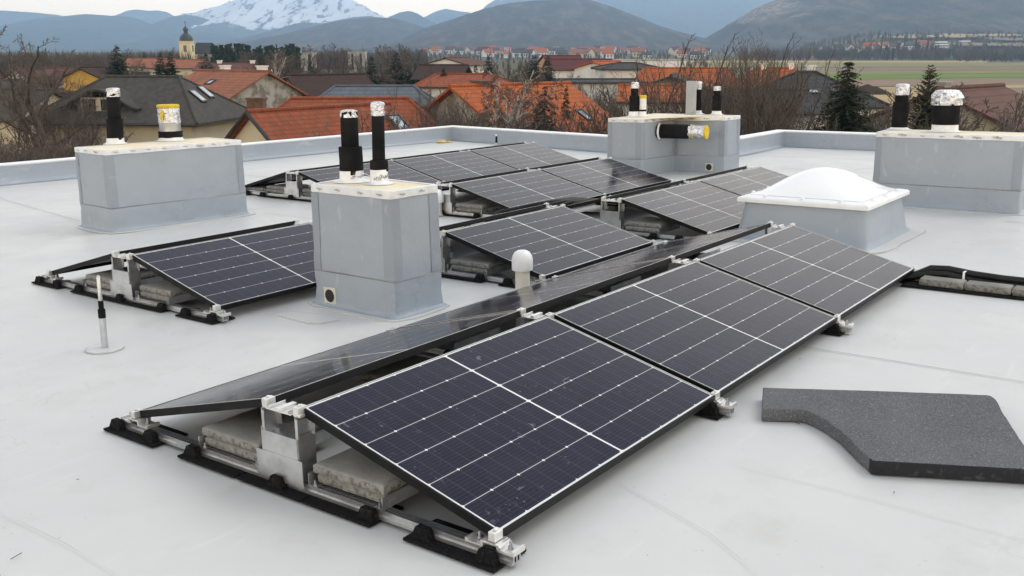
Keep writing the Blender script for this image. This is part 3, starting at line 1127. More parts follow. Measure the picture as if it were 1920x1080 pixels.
S3 = from_ab([(13.15, -7.88), (13.15, -7.30), (14.05, -7.20), (14.15, -6.40), (14.66, -6.38), (14.75, -7.92)])
S3 = S3[::-1] if sum(S3[i][0] * S3[(i + 1) % 6][1] - S3[(i + 1) % 6][0] * S3[i][1] for i in range(6)) < 0 else S3
r3, c3 = shaft("L shaped grey shaft at the rear with a black pipe sticking out of its side", S3, .858, 3)
q = roof_pt(1188.5, 219, .858)
pipe(r3, c3, (q.x, q.y), .858, [('collar', .078, 0, .085), ('black', .080, .07, .33), ('black', .060, .325, .50), ('foil', .062, .46, .535)], 7, (.02, -.01))
q = roof_pt(1205, 219, .858)
pipe(r3, c3, (q.x, q.y), .858, [('collar', .052, 0, .085), ('black', .054, .075, .12), ('wtape', .054, .115, .29), ('yellow', .056, .285, .325)], 8)
q = roof_pt(1308.5, 214, .858)
pipe(r3, c3, (q.x, q.y), .858, [('collar', .054, 0, .06), ('black', .056, .05, .18), ('black', .043, .175, .44), ('foil', .046, .415, .52)], 9, (.0, -.02))
q = roof_pt(1343.5, 215, .858)
pipe(r3, c3, (q.x, q.y), .858, [('collar', .070, 0, .06), ('black', .072, .05, .30), ('black', .056, .295, .42), ('foil', .058, .40, .445)], 10)
q = roof_pt(1295, 215, .858)
mb = MB(); mb.box(-.012, .012, -.092, .092, 0, .535); mb.box(-.05, -.0123, -.088, .088, 0, .02)
o = mb.build("sheet_upstand", plain("grey_sheet", (0.40, 0.42, 0.44), None, 3, 0.5), r3, bevel=.003)
o.location = (q.x - c3[0], q.y - c3[1], .858); o.rotation_euler = (0, 0, -.12)
# pipe out of the side
mb = MB(); mb.lathe([(.108, -.02), (.110, .0), (.110, .25), (.108, .50), (.10, .505)], 26, wob=.004, seed=11)
o = mb.build("side_pipe", M['foam_black'], r3, auto=50)
o.location = (13.60 - c3[0], 7.235 - c3[1], .655); o.rotation_euler = (math.pi / 2, 0, .12)
side = o
mb = MB(); mb.lathe([(.108, .49), (.104, .51), (.096, .56), (.098, .65), (.096, .74)], 26, wob=.007, seed=12)
mb.build("foil_wrap", M['foil'], side, auto=25)
mb = MB(); mb.lathe([(.100, .53), (.1035, .534), (.1035, .55), (.100, .553)], 24, wob=.004, seed=5)
mb.build("yellow_tape", M['yellow'], side, auto=50)
mb = MB(); mb.lathe([(.099, .735), (.101, .74), (.101, .765), (.085, .768), (.004, .760)], 24, wob=.005, seed=13)
mb.build("yellow_tape", M['yellow'], side, auto=50)
mb = MB(); collar(mb, .108, .004, .03, 3, .02); mb.build("tape_collar", M['tape'], side)
drain(r3, c3, (14.105, 6.62), math.pi, .055, .085)

# welded membrane flanges lying on the roof round the shafts
fl = MB()


def flange(pts, seed):
    n = len(pts)
    vs = [(p[0], p[1], .0030) for p in pts] + [(p[0], p[1], -.004) for p in pts]
    fl.add(vs, [tuple(range(n))] + [(i, n + i, n + (i + 1) % n, (i + 1) % n) for i in range(n)])


def blob(poly, grow, seed, wob=.05):
    pts, nor = rounded(poly, .09, .25)
    return [tuple(p + n_ * (grow + wob * mnoise.noise(Vector((p.x * 2.2 + seed, p.y * 2.2, seed))))) for p, n_ in zip(pts, nor)]


for poly, g_, sd2 in ((S1, .13, 1), (S2, .10, 2), (S3, .12, 3), (S4, .13, 4)): flange(blob(poly, g_, sd2), sd2)
SKY_B = [(8.86, 2.56), (10.30, 2.56), (10.30, 4.02), (8.86, 4.02)]
flange(blob(SKY_B, .13, 6), 6)
pq = [roof_pt(*t) for t in ((512, 589), (545, 584), (600, 590), (640, 600), (600, 607), (578, 606))]
flange([(p.x, p.y) for p in pq][::-1], 7)
pe = Vector(roof_pt(197, 653)); flange([(pe.x + .115 * math.cos(a * .3927), pe.y + .115 * math.sin(a * .3927)) for a in range(16)], 8)
fo = fl.build("membrane_flange", M['membrane'], deck)
fe = MB()                                       # their thin dark rims
vv = fl.v
i = 0
for f in [f for f in fl.f if len(f) > 4]:
    pts = [Vector(vv[k]) for k in f] + [Vector(vv[f[0]])]
    for a, b in zip(pts[:-1], pts[1:]):
        if rng.random() < .34: continue
        d = (b - a).normalized(); n_ = Vector((-d.y, d.x, 0)) * .0012
        fe.add([a - n_ + Vector((0, 0, .0012)), b - n_ + Vector((0, 0, .0012)), b + n_ + Vector((0, 0, .0012)), a + n_ + Vector((0, 0, .0012))], [(0, 1, 2, 3)])
fe.build("membrane_seam", M['seam'], deck)

# ------------------------------------------------------------------ domed skylight
sk = thing("skylight", "white domed skylight on a flared grey curb", "skylight", (9.58, 3.245, 0), roof=True)
sk.scale = (1.0, .935, 1.06)
mb = MB()
n = 16
vs, fs = [], []
lv = [(.725, .003), (.698, .02), (.684, .06), (.668, .14), (.645, .25), (.628, .345)]
for h_, z in lv:
    for k in range(4 * n):
        s_, t_ = divmod(k, n); f = t_ / n * 2 - 1
        x, y = [(f, -1), (1, f), (-f, 1), (-1, -f)][s_]
        w = .007 * mnoise.noise(Vector((x * 4, y * 4, z * 9)))
        r_ = 1 - .035 * (abs(x * y) ** 8)
        vs.append((x * (h_ + w) * r_, y * (h_ + w) * r_, z))
N = 4 * n
for k in range(len(lv) - 1):
    for i in range(N): fs.append((k * N + i, k * N + (i + 1) % N, (k + 1) * N + (i + 1) % N, (k + 1) * N + i))
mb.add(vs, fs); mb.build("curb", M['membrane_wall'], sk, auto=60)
mb = MB()
FH = .675
vs, fs = [], []
for h_, z in ((FH - .03, .338), (FH, .338), (FH, .372), (FH - .012, .384), (FH - .07, .396), (FH - .10, .399), (FH - .12, .40)):
    for x, y in ((-1, -1), (1, -1), (1, 1), (-1, 1)): vs.append((x * h_, y * h_, z))
for k in range(6):
    for i in range(4): fs.append((k * 4 + i, k * 4 + (i + 1) % 4, (k + 1) * 4 + (i + 1) % 4, (k + 1) * 4 + i))
fs.append((3, 2, 1, 0))
mb.add(vs, fs); mb.build("frame", M['white_plastic'], sk, bevel=.006)
m, nt, b = new_mat("opal_dome")
b.inputs['Base Color'].default_value = (.84, .86, .89, 1)
b.inputs['Roughness'].default_value = .16
b.inputs['Subsurface Weight'].default_value = .0
b.inputs['Transmission Weight'].default_value = .0
M['opal'] = m
mb = MB()
g_ = 28
vs, fs = [], []
for i in range(g_ + 1):
    for j in range(g_ + 1):
        u, v = i / g_ * 2 - 1, j / g_ * 2 - 1
        z = .401 + .222 * (math.cos(u * math.pi / 2) * math.cos(v * math.pi / 2)) ** .85
        vs.append((u * (FH - .10), v * (FH - .10), z))
for i in range(g_):
    for j in range(g_):
        a = i * (g_ + 1) + j
        fs.append((a, a + g_ + 1, a + g_ + 2, a + 1))
mb.add(vs, fs); mb.build("dome", M['opal'], sk, smooth=True)
for k in range(12):
    s_, t_ = divmod(k, 3)
    f = (-.62, 0, .62)[t_]
    x, y = [(f, -1), (1, f), (-f, 1), (-1, -f)][s_]
    mb = MB(); mb.lathe([(.020, 0), (.020, .016), (.014, .022), (.0, .023)], 10)
    o = mb.build("screw_cap", M['white_plastic'], sk, auto=40); o.location = (x * .625, y * .625, .389)

# ------------------------------------------------------------------ vent pipes with white caps
def capped_pipe(p, label, h=.33):
    t = thing("vent_pipe", label, "vent pipe", p, roof=True)
    mb = MB(); mb.lathe([(.105, .002), (.075, .006), (.060, .016), (.056, .04), (.055, h - .10)], 24)
    mb.build("pipe", M['pvc'], t, auto=60)
    mb = MB(); mb.lathe([(.060, h - .155), (.077, h - .152), (.080, h - .145), (.080, h - .07), (.074, h - .045), (.058, h - .018), (.035, h - .004), (.002, h)], 28)
    mb.build("cap", M['white_plastic'], t, auto=50)


p = roof_pt(980, 550); capped_pipe((p.x, p.y, 0), "cream vent pipe with round white cap before the lone middle panel", .335)
p = roof_pt(820, 403); capped_pipe((p.x, p.y, 0), "white capped vent pipe peeping out behind the tall shaft's right edge", .30)

# ------------------------------------------------------------------ metal rods
p = roof_pt(197, 652)
rd = thing("lightning_rod", "slender metal rod with black sleeve standing alone on the bare roof at left", "rod", (p.x, p.y, 0), roof=True)
tip_ = roof_pt(184, 517, .463)
ln = Vector((tip_.x - p.x, tip_.y - p.y, 0))
mb = MB(); mb.tube([(0, 0, 0), ln * .45 + Vector((0, 0, .20))], .020, 14); mb.tube([ln * .0 + Vector((-.006, -.018, .0)), ln * .44 + Vector((-.006, -.018, .195))], .004, 6)
mb.build("rod_base", M['galv'], rd, auto=50)
mb = MB(); mb.tube([ln * .44 + Vector((0, 0, .195)), ln * .56 + Vector((0, 0, .25)), ln * .58 + Vector((0, 0, .2501)), ln * .70 + Vector((0, 0, .305))], [.0225, .0225, .016, .016], 14)
mb.build("black_sleeve", M['foam_black'], rd, auto=50)
mb = MB(); mb.tube([ln * .69 + Vector((0, 0, .303)), ln + Vector((0, 0, .455)), ln + Vector((0, 0, .465))], [.0125, .0125, .007], 12)
mb.build("rod_tip", M['alu'], rd, auto=50)
p = roof_pt(931, 272)
rd = thing("lightning_rod", "short black rod with white tip by the rear parapet", "rod", (p.x, p.y, 0), roof=True)
mb = MB(); mb.tube([(0, 0, 0), (0, 0, .05)], .03, 10); mb.build("rod_base", M['galv'], rd)
mb = MB(); mb.tube([(0, 0, .05), (0, 0, .19)], [.026, .020], 10); mb.build("black_sleeve", M['foam_black'], rd, auto=50)
mb = MB(); mb.tube([(0, 0, .19), (0, 0, .215), (-.015, .02, .22)], .016, 8); mb.build("rod_tip", M['tape'], rd)

# ------------------------------------------------------------------ offcut of foam mat
top = [(1430.6, 726.4), (1640, 732.5), (1850, 740.3), (1858, 742), (1866.6, 747.5), (1872, 756), (1879, 771), (1919, 832), (1945, 872), (1948, 884), (1920, 880), (1780, 872), (1636, 864), (1605, 836), (1577, 808), (1549, 788), (1528, 776.5), (1509, 769), (1500, 768), (1429, 766)]
pp = [roof_pt(x, y, .064) for x, y in top]
cxm, cym = sum(p.x for p in pp) / len(pp), sum(p.y for p in pp) / len(pp)
poly = [(p.x - cxm, p.y - cym) for p in pp]
area = sum(poly[i][0] * poly[(i + 1) % len(poly)][1] - poly[(i + 1) % len(poly)][0] * poly[i][1] for i in range(len(poly)))
if area < 0: poly = poly[::-1]
res = []
for i, p in enumerate(poly):
    q = poly[(i + 1) % len(poly)]
    L_ = math.hypot(q[0] - p[0], q[1] - p[1]); k = max(1, int(L_ / .025))
    res += [(p[0] + (q[0] - p[0]) * j / k, p[1] + (q[1] - p[1]) * j / k) for j in range(k)]
mb = MB(); N = len(res); vs, fs = [], []
for z, e in ((.002, .002), (.004, 0), (.03, -.001), (.060, 0), (.064, .004)):
    for i, p in enumerate(res):
        a, b = res[i - 1], res[(i + 1) % N]
        d = Vector((b[0] - a[0], b[1] - a[1])).normalized(); n_ = Vector((d.y, -d.x))
        w = .0025 * mnoise.noise(Vector((p[0] * 40, p[1] * 40, z * 40)))
        vs.append((p[0] + n_.x * (w - e), p[1] + n_.y * (w - e), z))
fs = [tuple(range(N - 1, -1, -1)), tuple(range(4 * N, 5 * N))]
for k in range(4):
    for i in range(N): fs.append((k * N + i, k * N + (i + 1) % N, (k + 1) * N + (i + 1) % N, (k + 1) * N + i))
mb.add(vs, fs)
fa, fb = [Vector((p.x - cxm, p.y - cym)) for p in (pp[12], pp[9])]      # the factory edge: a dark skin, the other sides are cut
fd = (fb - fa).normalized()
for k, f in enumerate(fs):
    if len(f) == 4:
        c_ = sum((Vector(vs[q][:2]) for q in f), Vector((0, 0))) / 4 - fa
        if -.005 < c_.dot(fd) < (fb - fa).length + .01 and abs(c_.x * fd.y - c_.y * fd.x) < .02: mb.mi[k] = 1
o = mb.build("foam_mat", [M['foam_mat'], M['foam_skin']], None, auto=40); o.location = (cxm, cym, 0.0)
tag(o, "dark grey speckled foam mat offcut with a curved cut lying at right", "foam mat"); ROOF.append(o)

# ------------------------------------------------------------------ conduits on ballast blocks at the right
mp_ = MB(); mp_.box(7.60, 7.98, -.2, 1.95, .001, .010)
o = mp_.build("rubber_mat", M['rubber']); tag(o, "black rubber strip under the concrete blocks and conduits at right", "rubber mat"); ROOF.append(o)
yb = 1.84
for k, wd in enumerate(("first", "middle", "last")):
    s = slab_mesh(5 + k, .315, .13, .058).build("concrete_block", M['concrete'], None, auto=50)
    s.location = (7.655, yb - .32 * (k + 1), .0105)
    tag(s, ["narrow concrete block beside the black conduits, next to the front array", "narrow concrete block beside the conduits, middle of the row", "narrow concrete block beside the conduits, cut off by the picture edge"][k], "concrete block", "concrete blocks along the conduits"); ROOF.append(s)
for k, (dx, dz, wd) in enumerate(((0, 0, "front black conduit running from the front array beside the concrete blocks"), (.055, .0, "rear black conduit running right from the front array along the roof"), (.028, .045, "upper black conduit lying on two others right of the front array"))):
    mb = MB()
    mb.tube([(7.62, 2.35, .035), (7.72 + dx * .4, 2.05, .036), (7.79 + dx * .7, 1.90, .045 + dz * .3), (7.825 + dx, 1.80, .075 + dz * .8), (7.84 + dx, 1.68, .080 + dz * .8), (7.845 + dx, 1.5, .050 + dz), (7.848 + dx, 1.3, .040 + dz), (7.848 + dx, 1.0, .038 + dz), (7.84 + dx, -.1, .038 + dz)], .027, 12)
    o = mb.build("cable_conduit", M['cable'], None, smooth=True)
    tag(o, wd, "conduit", "black conduits right of the front array"); ROOF.append(o)
mb = MB(); mb.box(7.79, 7.97, 1.545, 1.56, .008, .012); mb.box(7.79, 7.80, 1.545, 1.56, .0121, .115); mb.box(7.79, 7.945, 1.545, 1.56, .1152, .12)
o = mb.build("cable_clip", M['white_plastic']); tag(o, "white clip strapped over the black conduits at right", "clip"); ROOF.append(o)
for k in range(4):
    mb = MB()
    y = 5.9 + .10 * k
    mb.tube([(8.05 - .05 * k, 6.25, .05), (8.2, y + .05, .10 + .02 * k), (8.42, y - .25, .19 + .015 * k), (8.62, y - .38, .26), (8.95, y - .40, .25), (9.5, y - .45, .16)], .022, 8)
    o = mb.build("cable_conduit", M['cable'], None, smooth=True)
    tag(o, "black conduit in the bundle at the array left of the skylight", "conduit", "conduit bundle left of the skylight"); ROOF.append(o)
p = roof_pt(828, 267.5)
mb = MB()
mb.lathe([(.10, 0), (.12, .02), (.07, .05), (.002, .055)], 9, wob=.05, seed=3); mb.lathe([(.06, 0), (.07, .02), (.002, .035)], 8, (.16, -.10, 0), wob=.03, seed=6)
o = mb.build("foam_scrap", M['crumb']); o.location = p; tag(o, "yellow foam scrap lying by the rear left parapet corner", "foam scrap"); ROOF.append(o)

# ------------------------------------------------------------------ land
def gz(x, y):
    """height of the land"""
    s = min(1.0, max(0.0, (x / max(y, 1.0) - 0.25) / 0.12)); s = s * s * (3 - 2 * s)
    d = min(600.0, max(0.0, y - 1000.0))
    return d * (0.012 + 0.043 * s)


M['land'] = plain("winter_meadow", (0.115, 0.095, 0.062), (0.085, 0.088, 0.048), 0.03, 0.95, 0, 0.5, 2.0, 0.1, detail=8)
mb = MB()
gx = [-8800, -4000, -2000, -1200, -800, -500, -300, -150, -60, 0, 60, 120] + list(range(160, 900, 30)) + [1000, 1200, 2000, 4000, 8800]
gy = [-400, -60, 0, 40, 80, 120, 200, 300, 450, 600, 800, 1000, 1050, 1100, 1150, 1200, 1250, 1300, 1350, 1400, 1450, 1500, 1550, 1600, 1800, 2200, 2500, 3000, 5000, 7000, 9900]
mb.add([(x, y, gz(x, y)) for x in gx for y in gy], [(i * len(gy) + j, (i + 1) * len(gy) + j, (i + 1) * len(gy) + j + 1, i * len(gy) + j + 1) for i in range(len(gx) - 1) for j in range(len(gy) - 1)])
tag(mb.build("ground", M['land']), kind='structure')


def soil(name, c, c2, st=(0.02, 0.5, 1)):
    m, nt, b = new_mat(name)
    b.inputs['Roughness'].default_value = 0.95
    b.inputs['Specular IOR Level'].default_value = 0.1
    f = nz(nt, 0.35, 7, 0.65, stretch=st).sm(.3, .7)
    f2 = nz(nt, 0.06, 5, 0.6).sm(.35, .65)
    col = mixc(nt, f, c, c2)
    col = mixc(nt, f2 * 0.45, col, tuple(x * .72 for x in c))
    nt.links.new(col, b.inputs['Base Color'])
    return m


GREEN = soil("young_wheat", (0.13, 0.215, 0.048), (0.17, 0.22, 0.06))
OLIVE = soil("dull_pasture", (0.215, 0.205, 0.085), (0.25, 0.215, 0.10))
BROWN = soil("ploughed_soil", (0.23, 0.165, 0.115), (0.28, 0.20, 0.135))
STRAW = soil("dry_stubble", (0.44, 0.33, 0.165), (0.36, 0.27, 0.13))
PATHC = soil("sandy_track", (0.42, 0.33, 0.19), (0.36, 0.28, 0.16))
DARKG = soil("dark_green_crop", (0.030, 0.085, 0.028), (0.040, 0.10, 0.034))
SOILD = soil("dark_earth", (0.045, 0.033, 0.026), (0.06, 0.046, 0.036), (1, 1, 1))


def fieldp(name, mat, pts, z):
    """a field given by its corners seen in the picture, laid on the flat land"""
    q = []
    for (px, py) in pts:
        y = (CAMZ - z) * FPX / (py - 97)
        p = at(px, py, y); 
        k = (z - CAMZ) / (p.z - CAMZ)
        q.append((p.x * k, p.y * k, z))
    a = sum(q[i][0] * q[(i + 1) % len(q)][1] - q[(i + 1) % len(q)][0] * q[i][1] for i in range(len(q)))
    if a < 0: q = q[::-1]
    m_ = MB(); m_.add(q, [tuple(range(len(q)))])
    tag(m_.build(name, mat), kind='structure')


fz = 0.02
for nm, mt, pts in (
    ("field", STRAW, [(1100, 113.5), (1850, 113.5), (1850, 117), (1100, 117)]),
    ("field", OLIVE, [(1050, 117), (1860, 117), (2100, 118), (2100, 124), (1050, 127)]),
    ("field", BROWN, [(1400, 127.5), (2100, 124.5), (2100, 130), (1400, 134)]),
    ("field", OLIVE, [(1380, 134.5), (2100, 130.5), (2100, 136), (1380, 140)]),
    ("field", GREEN, [(1380, 140.3), (2150, 136.3), (2150, 143), (1540, 149), (1380, 150)]),
    ("field", BROWN, [(1380, 150.5), (1540, 149.5), (2200, 143.5), (2200, 158), (1350, 163)]),
    ("dirt_track", PATHC, [(1600, 164), (1760, 161), (2200, 155), (2200, 160), (1760, 167), (1600, 169)]),
    ("field", STRAW, [(1560, 170), (1760, 167.6), (1780, 200), (1560, 205)]),
    ("field", BROWN, [(1785, 167), (2200, 161), (2200, 176), (1830, 180)]),
    ("field", DARKG, [(1830, 182), (2300, 178), (2300, 240), (1900, 230)]),
    ("field", STRAW, [(1040, 105.2), (1380, 105.2), (1380, 112), (1040, 112)]),
    ("road", plain("asphalt", (0.17, 0.17, 0.17), None, 0.4, 0.9), [(1380, 130.6), (1560, 129), (2100, 126), (2100, 126.8), (1560, 130), (1380, 131.8)]),
):
    fieldp(nm, mt, pts, fz); fz += 0.012

# ------------------------------------------------------------------ hills and mountains
def forest_mat(name, c, c2, rocks=None, sc=0.012):
    m, nt, b = new_mat(name)
    b.inputs['Roughness'].default_value = 0.95
    b.inputs['Specular IOR Level'].default_value = 0.05
    f = nz(nt, sc, 8, 0.68).sm(.35, .66)
    col = mixc(nt, f, c, c2)
    f3 = nz(nt, sc * 14, 4, 0.7).sm(.40, .64)
    col = mixc(nt, f3 * .8, col, tuple(x * .30 for x in c))
    gul = nz(nt, sc * 1.2, 6, .6, stretch=(2.2, .35, .35)).sm(.48, .66)
    col = mixc(nt, gul * .38, col, tuple(min(1, x * 1.9) for x in c2))
    pine = nz(nt, sc * .55, 6, 0.7).sm(.56, .64)
    col = mixc(nt, pine * .6, col, (0.020, 0.034, 0.022))
    if rocks:
        x0, x1, y0, y1, z0, z1, thr = rocks
        t = nt.nodes.new("ShaderNodeTexCoord"); s = nt.nodes.new("ShaderNodeSeparateXYZ")
        nt.links.new(t.outputs['Object'], s.inputs[0])
        X, Z = Ex(nt, s.outputs['X']), Ex(nt, s.outputs['Z'])
        wob = nz(nt, sc * 1.5, 5, .65)
        e = ((X - (x0 + x1) / 2) / ((x1 - x0) / 2)).abs().op('POWER', 2.0) + ((Z - (z0 + z1) / 2) / ((z1 - z0) / 2)).abs().op('POWER', 2.0) + (wob - .5) * 2.2
        msk = (e * -1 + 1.0).sm(-.1, .25) * nz(nt, sc * 6, 5, .7).sm(.40, .56)
        col = mixc(nt, msk, col, (0.30, 0.235, 0.19))
    nt.links.new(col, b.inputs['Base Color'])
    return m


def snow_mat(name, thr):
    m, nt, b = new_mat(name)
    b.inputs['Roughness'].default_value = 0.8
    b.inputs['Specular IOR Level'].default_value = 0.1
    t = nt.nodes.new("ShaderNodeTexCoord"); s = nt.nodes.new("ShaderNodeSeparateXYZ")
    nt.links.new(t.outputs['Object'], s.inputs[0])
    Z = Ex(nt, s.outputs['Z'])
    n1 = nz(nt, .0042, 9, .72, stretch=(1.0, .5, .45))
    k = Z / thr + (n1 - .5) * 2.4
    n2 = nz(nt, .011, 8, .68, stretch=(1.6, .30, .34))
    f = k.sm(.90, 1.06) * n2.sm(.42, .47)
    dark = mixc(nt, nz(nt, .02, 5).sm(.3, .7), (0.13, 0.14, 0.15), (0.07, 0.085, 0.085))
    nt.links.new(mixc(nt, f, dark, (0.95, 0.96, 0.98)), b.inputs['Base Color'])
    return m


def hill(name, prof, Y, front, back, mat, seed, rough=.07, shape=1.15, nxs=150, nvs=40, base=0.0, jag=0.0):
    """a range whose skyline passes through the given points, sloping to the plain in front and behind"""
    pts = [at(px, py, Y) for px, py in prof]
    X = [p.x for p in pts]; Z = [p.z for p in pts]
    xs_ = np.linspace(X[0], X[-1], nxs)
    zs_ = np.interp(xs_, X, Z)
    ker = np.ones(3) / 3
    zs_[1:-1] = np.convolve(zs_, ker, 'valid')
    vs = []
    zmax = max(Z)
    for i in range(1, nxs - 1):
        zs_[i] += jag * (mnoise.fractal(Vector((i * .11, seed, 0)), .8, 2.1, 6) + .6 * mnoise.noise(Vector((i * .45, seed, 3)))) * (zs_[i] / zmax)
    sc = 3.2 / max(front, 1)
    for i, x in enumerate(xs_):
        for j in range(nvs):
            v = j / (nvs - 1) * 1.5
            if v <= 1:
                y = Y - front * (1 - v); s_ = v ** shape
            else:
                y = Y + back * (v - 1) / .5; s_ = max(0, 1 - (v - 1) * 1.6)
            n_ = mnoise.fractal(Vector((x * sc * 2.2 + seed * 17, y * sc * .8, seed)), 0.9, 2.1, 6)
            n2 = 1 - abs(mnoise.fractal(Vector((x * sc * 1.5 + seed * 7, y * sc * .5, seed + 5)), 1.0, 2.0, 5)) * 2
            w = min(1, v * 1.6) * (1 - .8 * max(0, 1 - abs(v - 1) / .12))
            z = zs_[i] * s_ + (n_ * .5 + (n2 - .6) * .5) * zmax * rough * w * (zs_[i] / zmax) ** .5
            z += mnoise.noise(Vector((x * sc * 40, y * sc * 40, seed))) * zmax * .006
            vs.append((x, y, max(z, -2) + base))
    fs = [(i * nvs + j, (i + 1) * nvs + j, (i + 1) * nvs + j + 1, i * nvs + j + 1) for i in range(nxs - 1) for j in range(nvs - 1)]
    m_ = MB(); m_.add(vs, fs)
    o = m_.build(name, mat, smooth=True)
    tag(o, kind='structure')
    return o


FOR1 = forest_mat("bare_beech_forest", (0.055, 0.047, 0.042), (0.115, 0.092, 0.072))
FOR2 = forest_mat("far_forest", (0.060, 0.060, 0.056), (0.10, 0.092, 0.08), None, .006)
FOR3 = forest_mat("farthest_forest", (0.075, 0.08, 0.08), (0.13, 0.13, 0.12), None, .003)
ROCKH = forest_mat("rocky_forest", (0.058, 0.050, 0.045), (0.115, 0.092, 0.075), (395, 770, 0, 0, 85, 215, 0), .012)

hill("snow_mountain", [(250, 60), (300, 45), (350, 28), (385, 21), (415, 9), (444, -1), (470, -9), (500, -14), (530, -11), (560, -6), (590, -14), (620, -16), (650, -6), (686, 12), (711, 28), (760, 48), (820, 70)], 7900, 2000, 500, snow_mat("snow_and_rock", 165), 1, .14, .9, 300, 90, jag=19)
hill("snow_mountain", [(150, 70), (190, 45), (225, 27), (240, 19), (255, 16), (275, 18), (296, 17), (312, 21), (335, 34), (380, 60), (420, 80)], 8900, 1800, 700, snow_mat("patchy_snow", 400), 2, .07, 1.0, 110, 50)
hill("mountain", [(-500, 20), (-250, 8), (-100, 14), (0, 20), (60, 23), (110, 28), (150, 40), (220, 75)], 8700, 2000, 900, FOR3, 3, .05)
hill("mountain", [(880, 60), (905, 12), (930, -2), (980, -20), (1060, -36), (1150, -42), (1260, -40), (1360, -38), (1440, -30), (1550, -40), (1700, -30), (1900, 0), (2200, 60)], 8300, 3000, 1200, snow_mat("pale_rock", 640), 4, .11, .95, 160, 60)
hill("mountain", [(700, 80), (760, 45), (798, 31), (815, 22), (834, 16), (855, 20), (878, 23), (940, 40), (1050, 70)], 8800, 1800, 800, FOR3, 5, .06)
hill("mountain", [(-700, 60), (-300, 40), (-100, 48), (0, 50), (50, 42), (80, 34), (118, 31), (157, 26), (207, 29), (252, 32), (281, 44), (311, 58), (360, 75), (420, 92)], 6600, 2200, 800, FOR2, 6, .06, 1.1)
hill("mountain", [(200, 85), (260, 60), (290, 46), (308, 36), (326, 30), (348, 28), (370, 30), (395, 38), (420, 47), (470, 62), (540, 88)], 7000, 1800, 700, FOR2, 7, .06)
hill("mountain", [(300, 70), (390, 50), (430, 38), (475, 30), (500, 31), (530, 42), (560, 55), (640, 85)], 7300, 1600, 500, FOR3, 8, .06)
hill("mountain", [(150, 92), (250, 78), (330, 62), (370, 58), (410, 63), (444, 70), (500, 85), (540, 95)], 6200, 1600, 900, FOR2, 9, .06)
hill("mountain", [(380, 96), (440, 84), (470, 73), (510, 57), (553, 44), (580, 42), (606, 44), (640, 36), (662, 32), (690, 30), (730, 36), (790, 55), (850, 80)], 6000, 2000, 1000, FOR2, 10, .06)
hill("mountain", [(640, 85), (700, 48), (733, 30), (750, 23), (766, 20), (782, 25), (797, 34), (818, 44), (870, 70)], 6600, 1500, 900, FOR2, 11, .06)
hill("wooded_hill", [(380, 99), (458, 88), (514, 71), (573, 52), (620, 42), (647, 37), (680, 33), (707, 31), (739, 33), (775, 44), (798, 53), (850, 72), (930, 96)], 4200, 1500, 900, FOR1, 12, .07, 1.15, 180, 50)
hill("wooded_hill", [(640, 99), (700, 88), (760, 70), (798, 52), (855, 33), (900, 18), (930, 10), (959, 4), (1004, -1), (1060, -3), (1107, 0), (1152, 14), (1181, 25), (1211, 36), (1241, 49), (1285, 63), (1320, 77), (1350, 90), (1390, 99)], 3400, 1350, 900, FOR1, 13, .075, 1.2, 220, 60)
hill("wooded_hill", [(1290, 99), (1330, 78), (1360, 58), (1378, 43), (1398, 28), (1419, 12), (1449, -1), (1500, -18), (1600, -42), (1750, -60), (1920, -62), (2150, -40), (2500, 0), (2800, 70)], 2800, 1250, 800, ROCKH, 14, .075, 1.25, 220, 60)


# ------------------------------------------------------------------ houses
def roof_mat(name, c, c2, row=.30, colw=.25, dirt=(.05, .05, .05), dirt_amt=.25, rough=.8, contrast=.55):
    m, nt, b = new_mat(name)
    b.inputs['Roughness'].default_value = rough
    b.inputs['Specular IOR Level'].default_value = .2
    t = nt.nodes.new("ShaderNodeTexCoord"); s = nt.nodes.new("ShaderNodeSeparateXYZ")
    nt.links.new(t.outputs['Object'], s.inputs[0])
    X, Y, Z = (Ex(nt, s.outputs[k]) for k in 'XYZ')
    sn = nt.nodes.new("ShaderNodeSeparateXYZ"); nt.links.new(t.outputs['Normal'], sn.inputs[0])
    nxx, nyy = Ex(nt, sn.outputs['X']).abs(), Ex(nt, sn.outputs['Y']).abs()
    isx = (nxx - nyy).gt(0)
    u = X * (isx * -1 + 1) + Y * isx
    r = Z / (row * .62)
    rf = r.fract()
    line = rf.lt(.22)
    wv = ((u / colw).fract() - .5).abs()
    cid = nt.nodes.new("ShaderNodeTexWhiteNoise"); cid.noise_dimensions = '2D'
    cm = nt.nodes.new("ShaderNodeCombineXYZ")
    nt.links.new((u / colw).op('FLOOR').k, cm.inputs[0]); nt.links.new(r.op('FLOOR').k, cm.inputs[1])
    nt.links.new(cm.outputs[0], cid.inputs['Vector'])
    col = mixc(nt, Ex(nt, cid.outputs['Value']), c, c2)
    col = mixc(nt, nz(nt, .6, 6, .65).sm(.45, .72) * dirt_amt, col, dirt)
    col = mixc(nt, line * contrast, col, tuple(x * .40 for x in c))
    nt.links.new(col, b.inputs['Base Color'])
    bump(nt, b, rf * .8 + wv * .9, .7, .04)
    return m


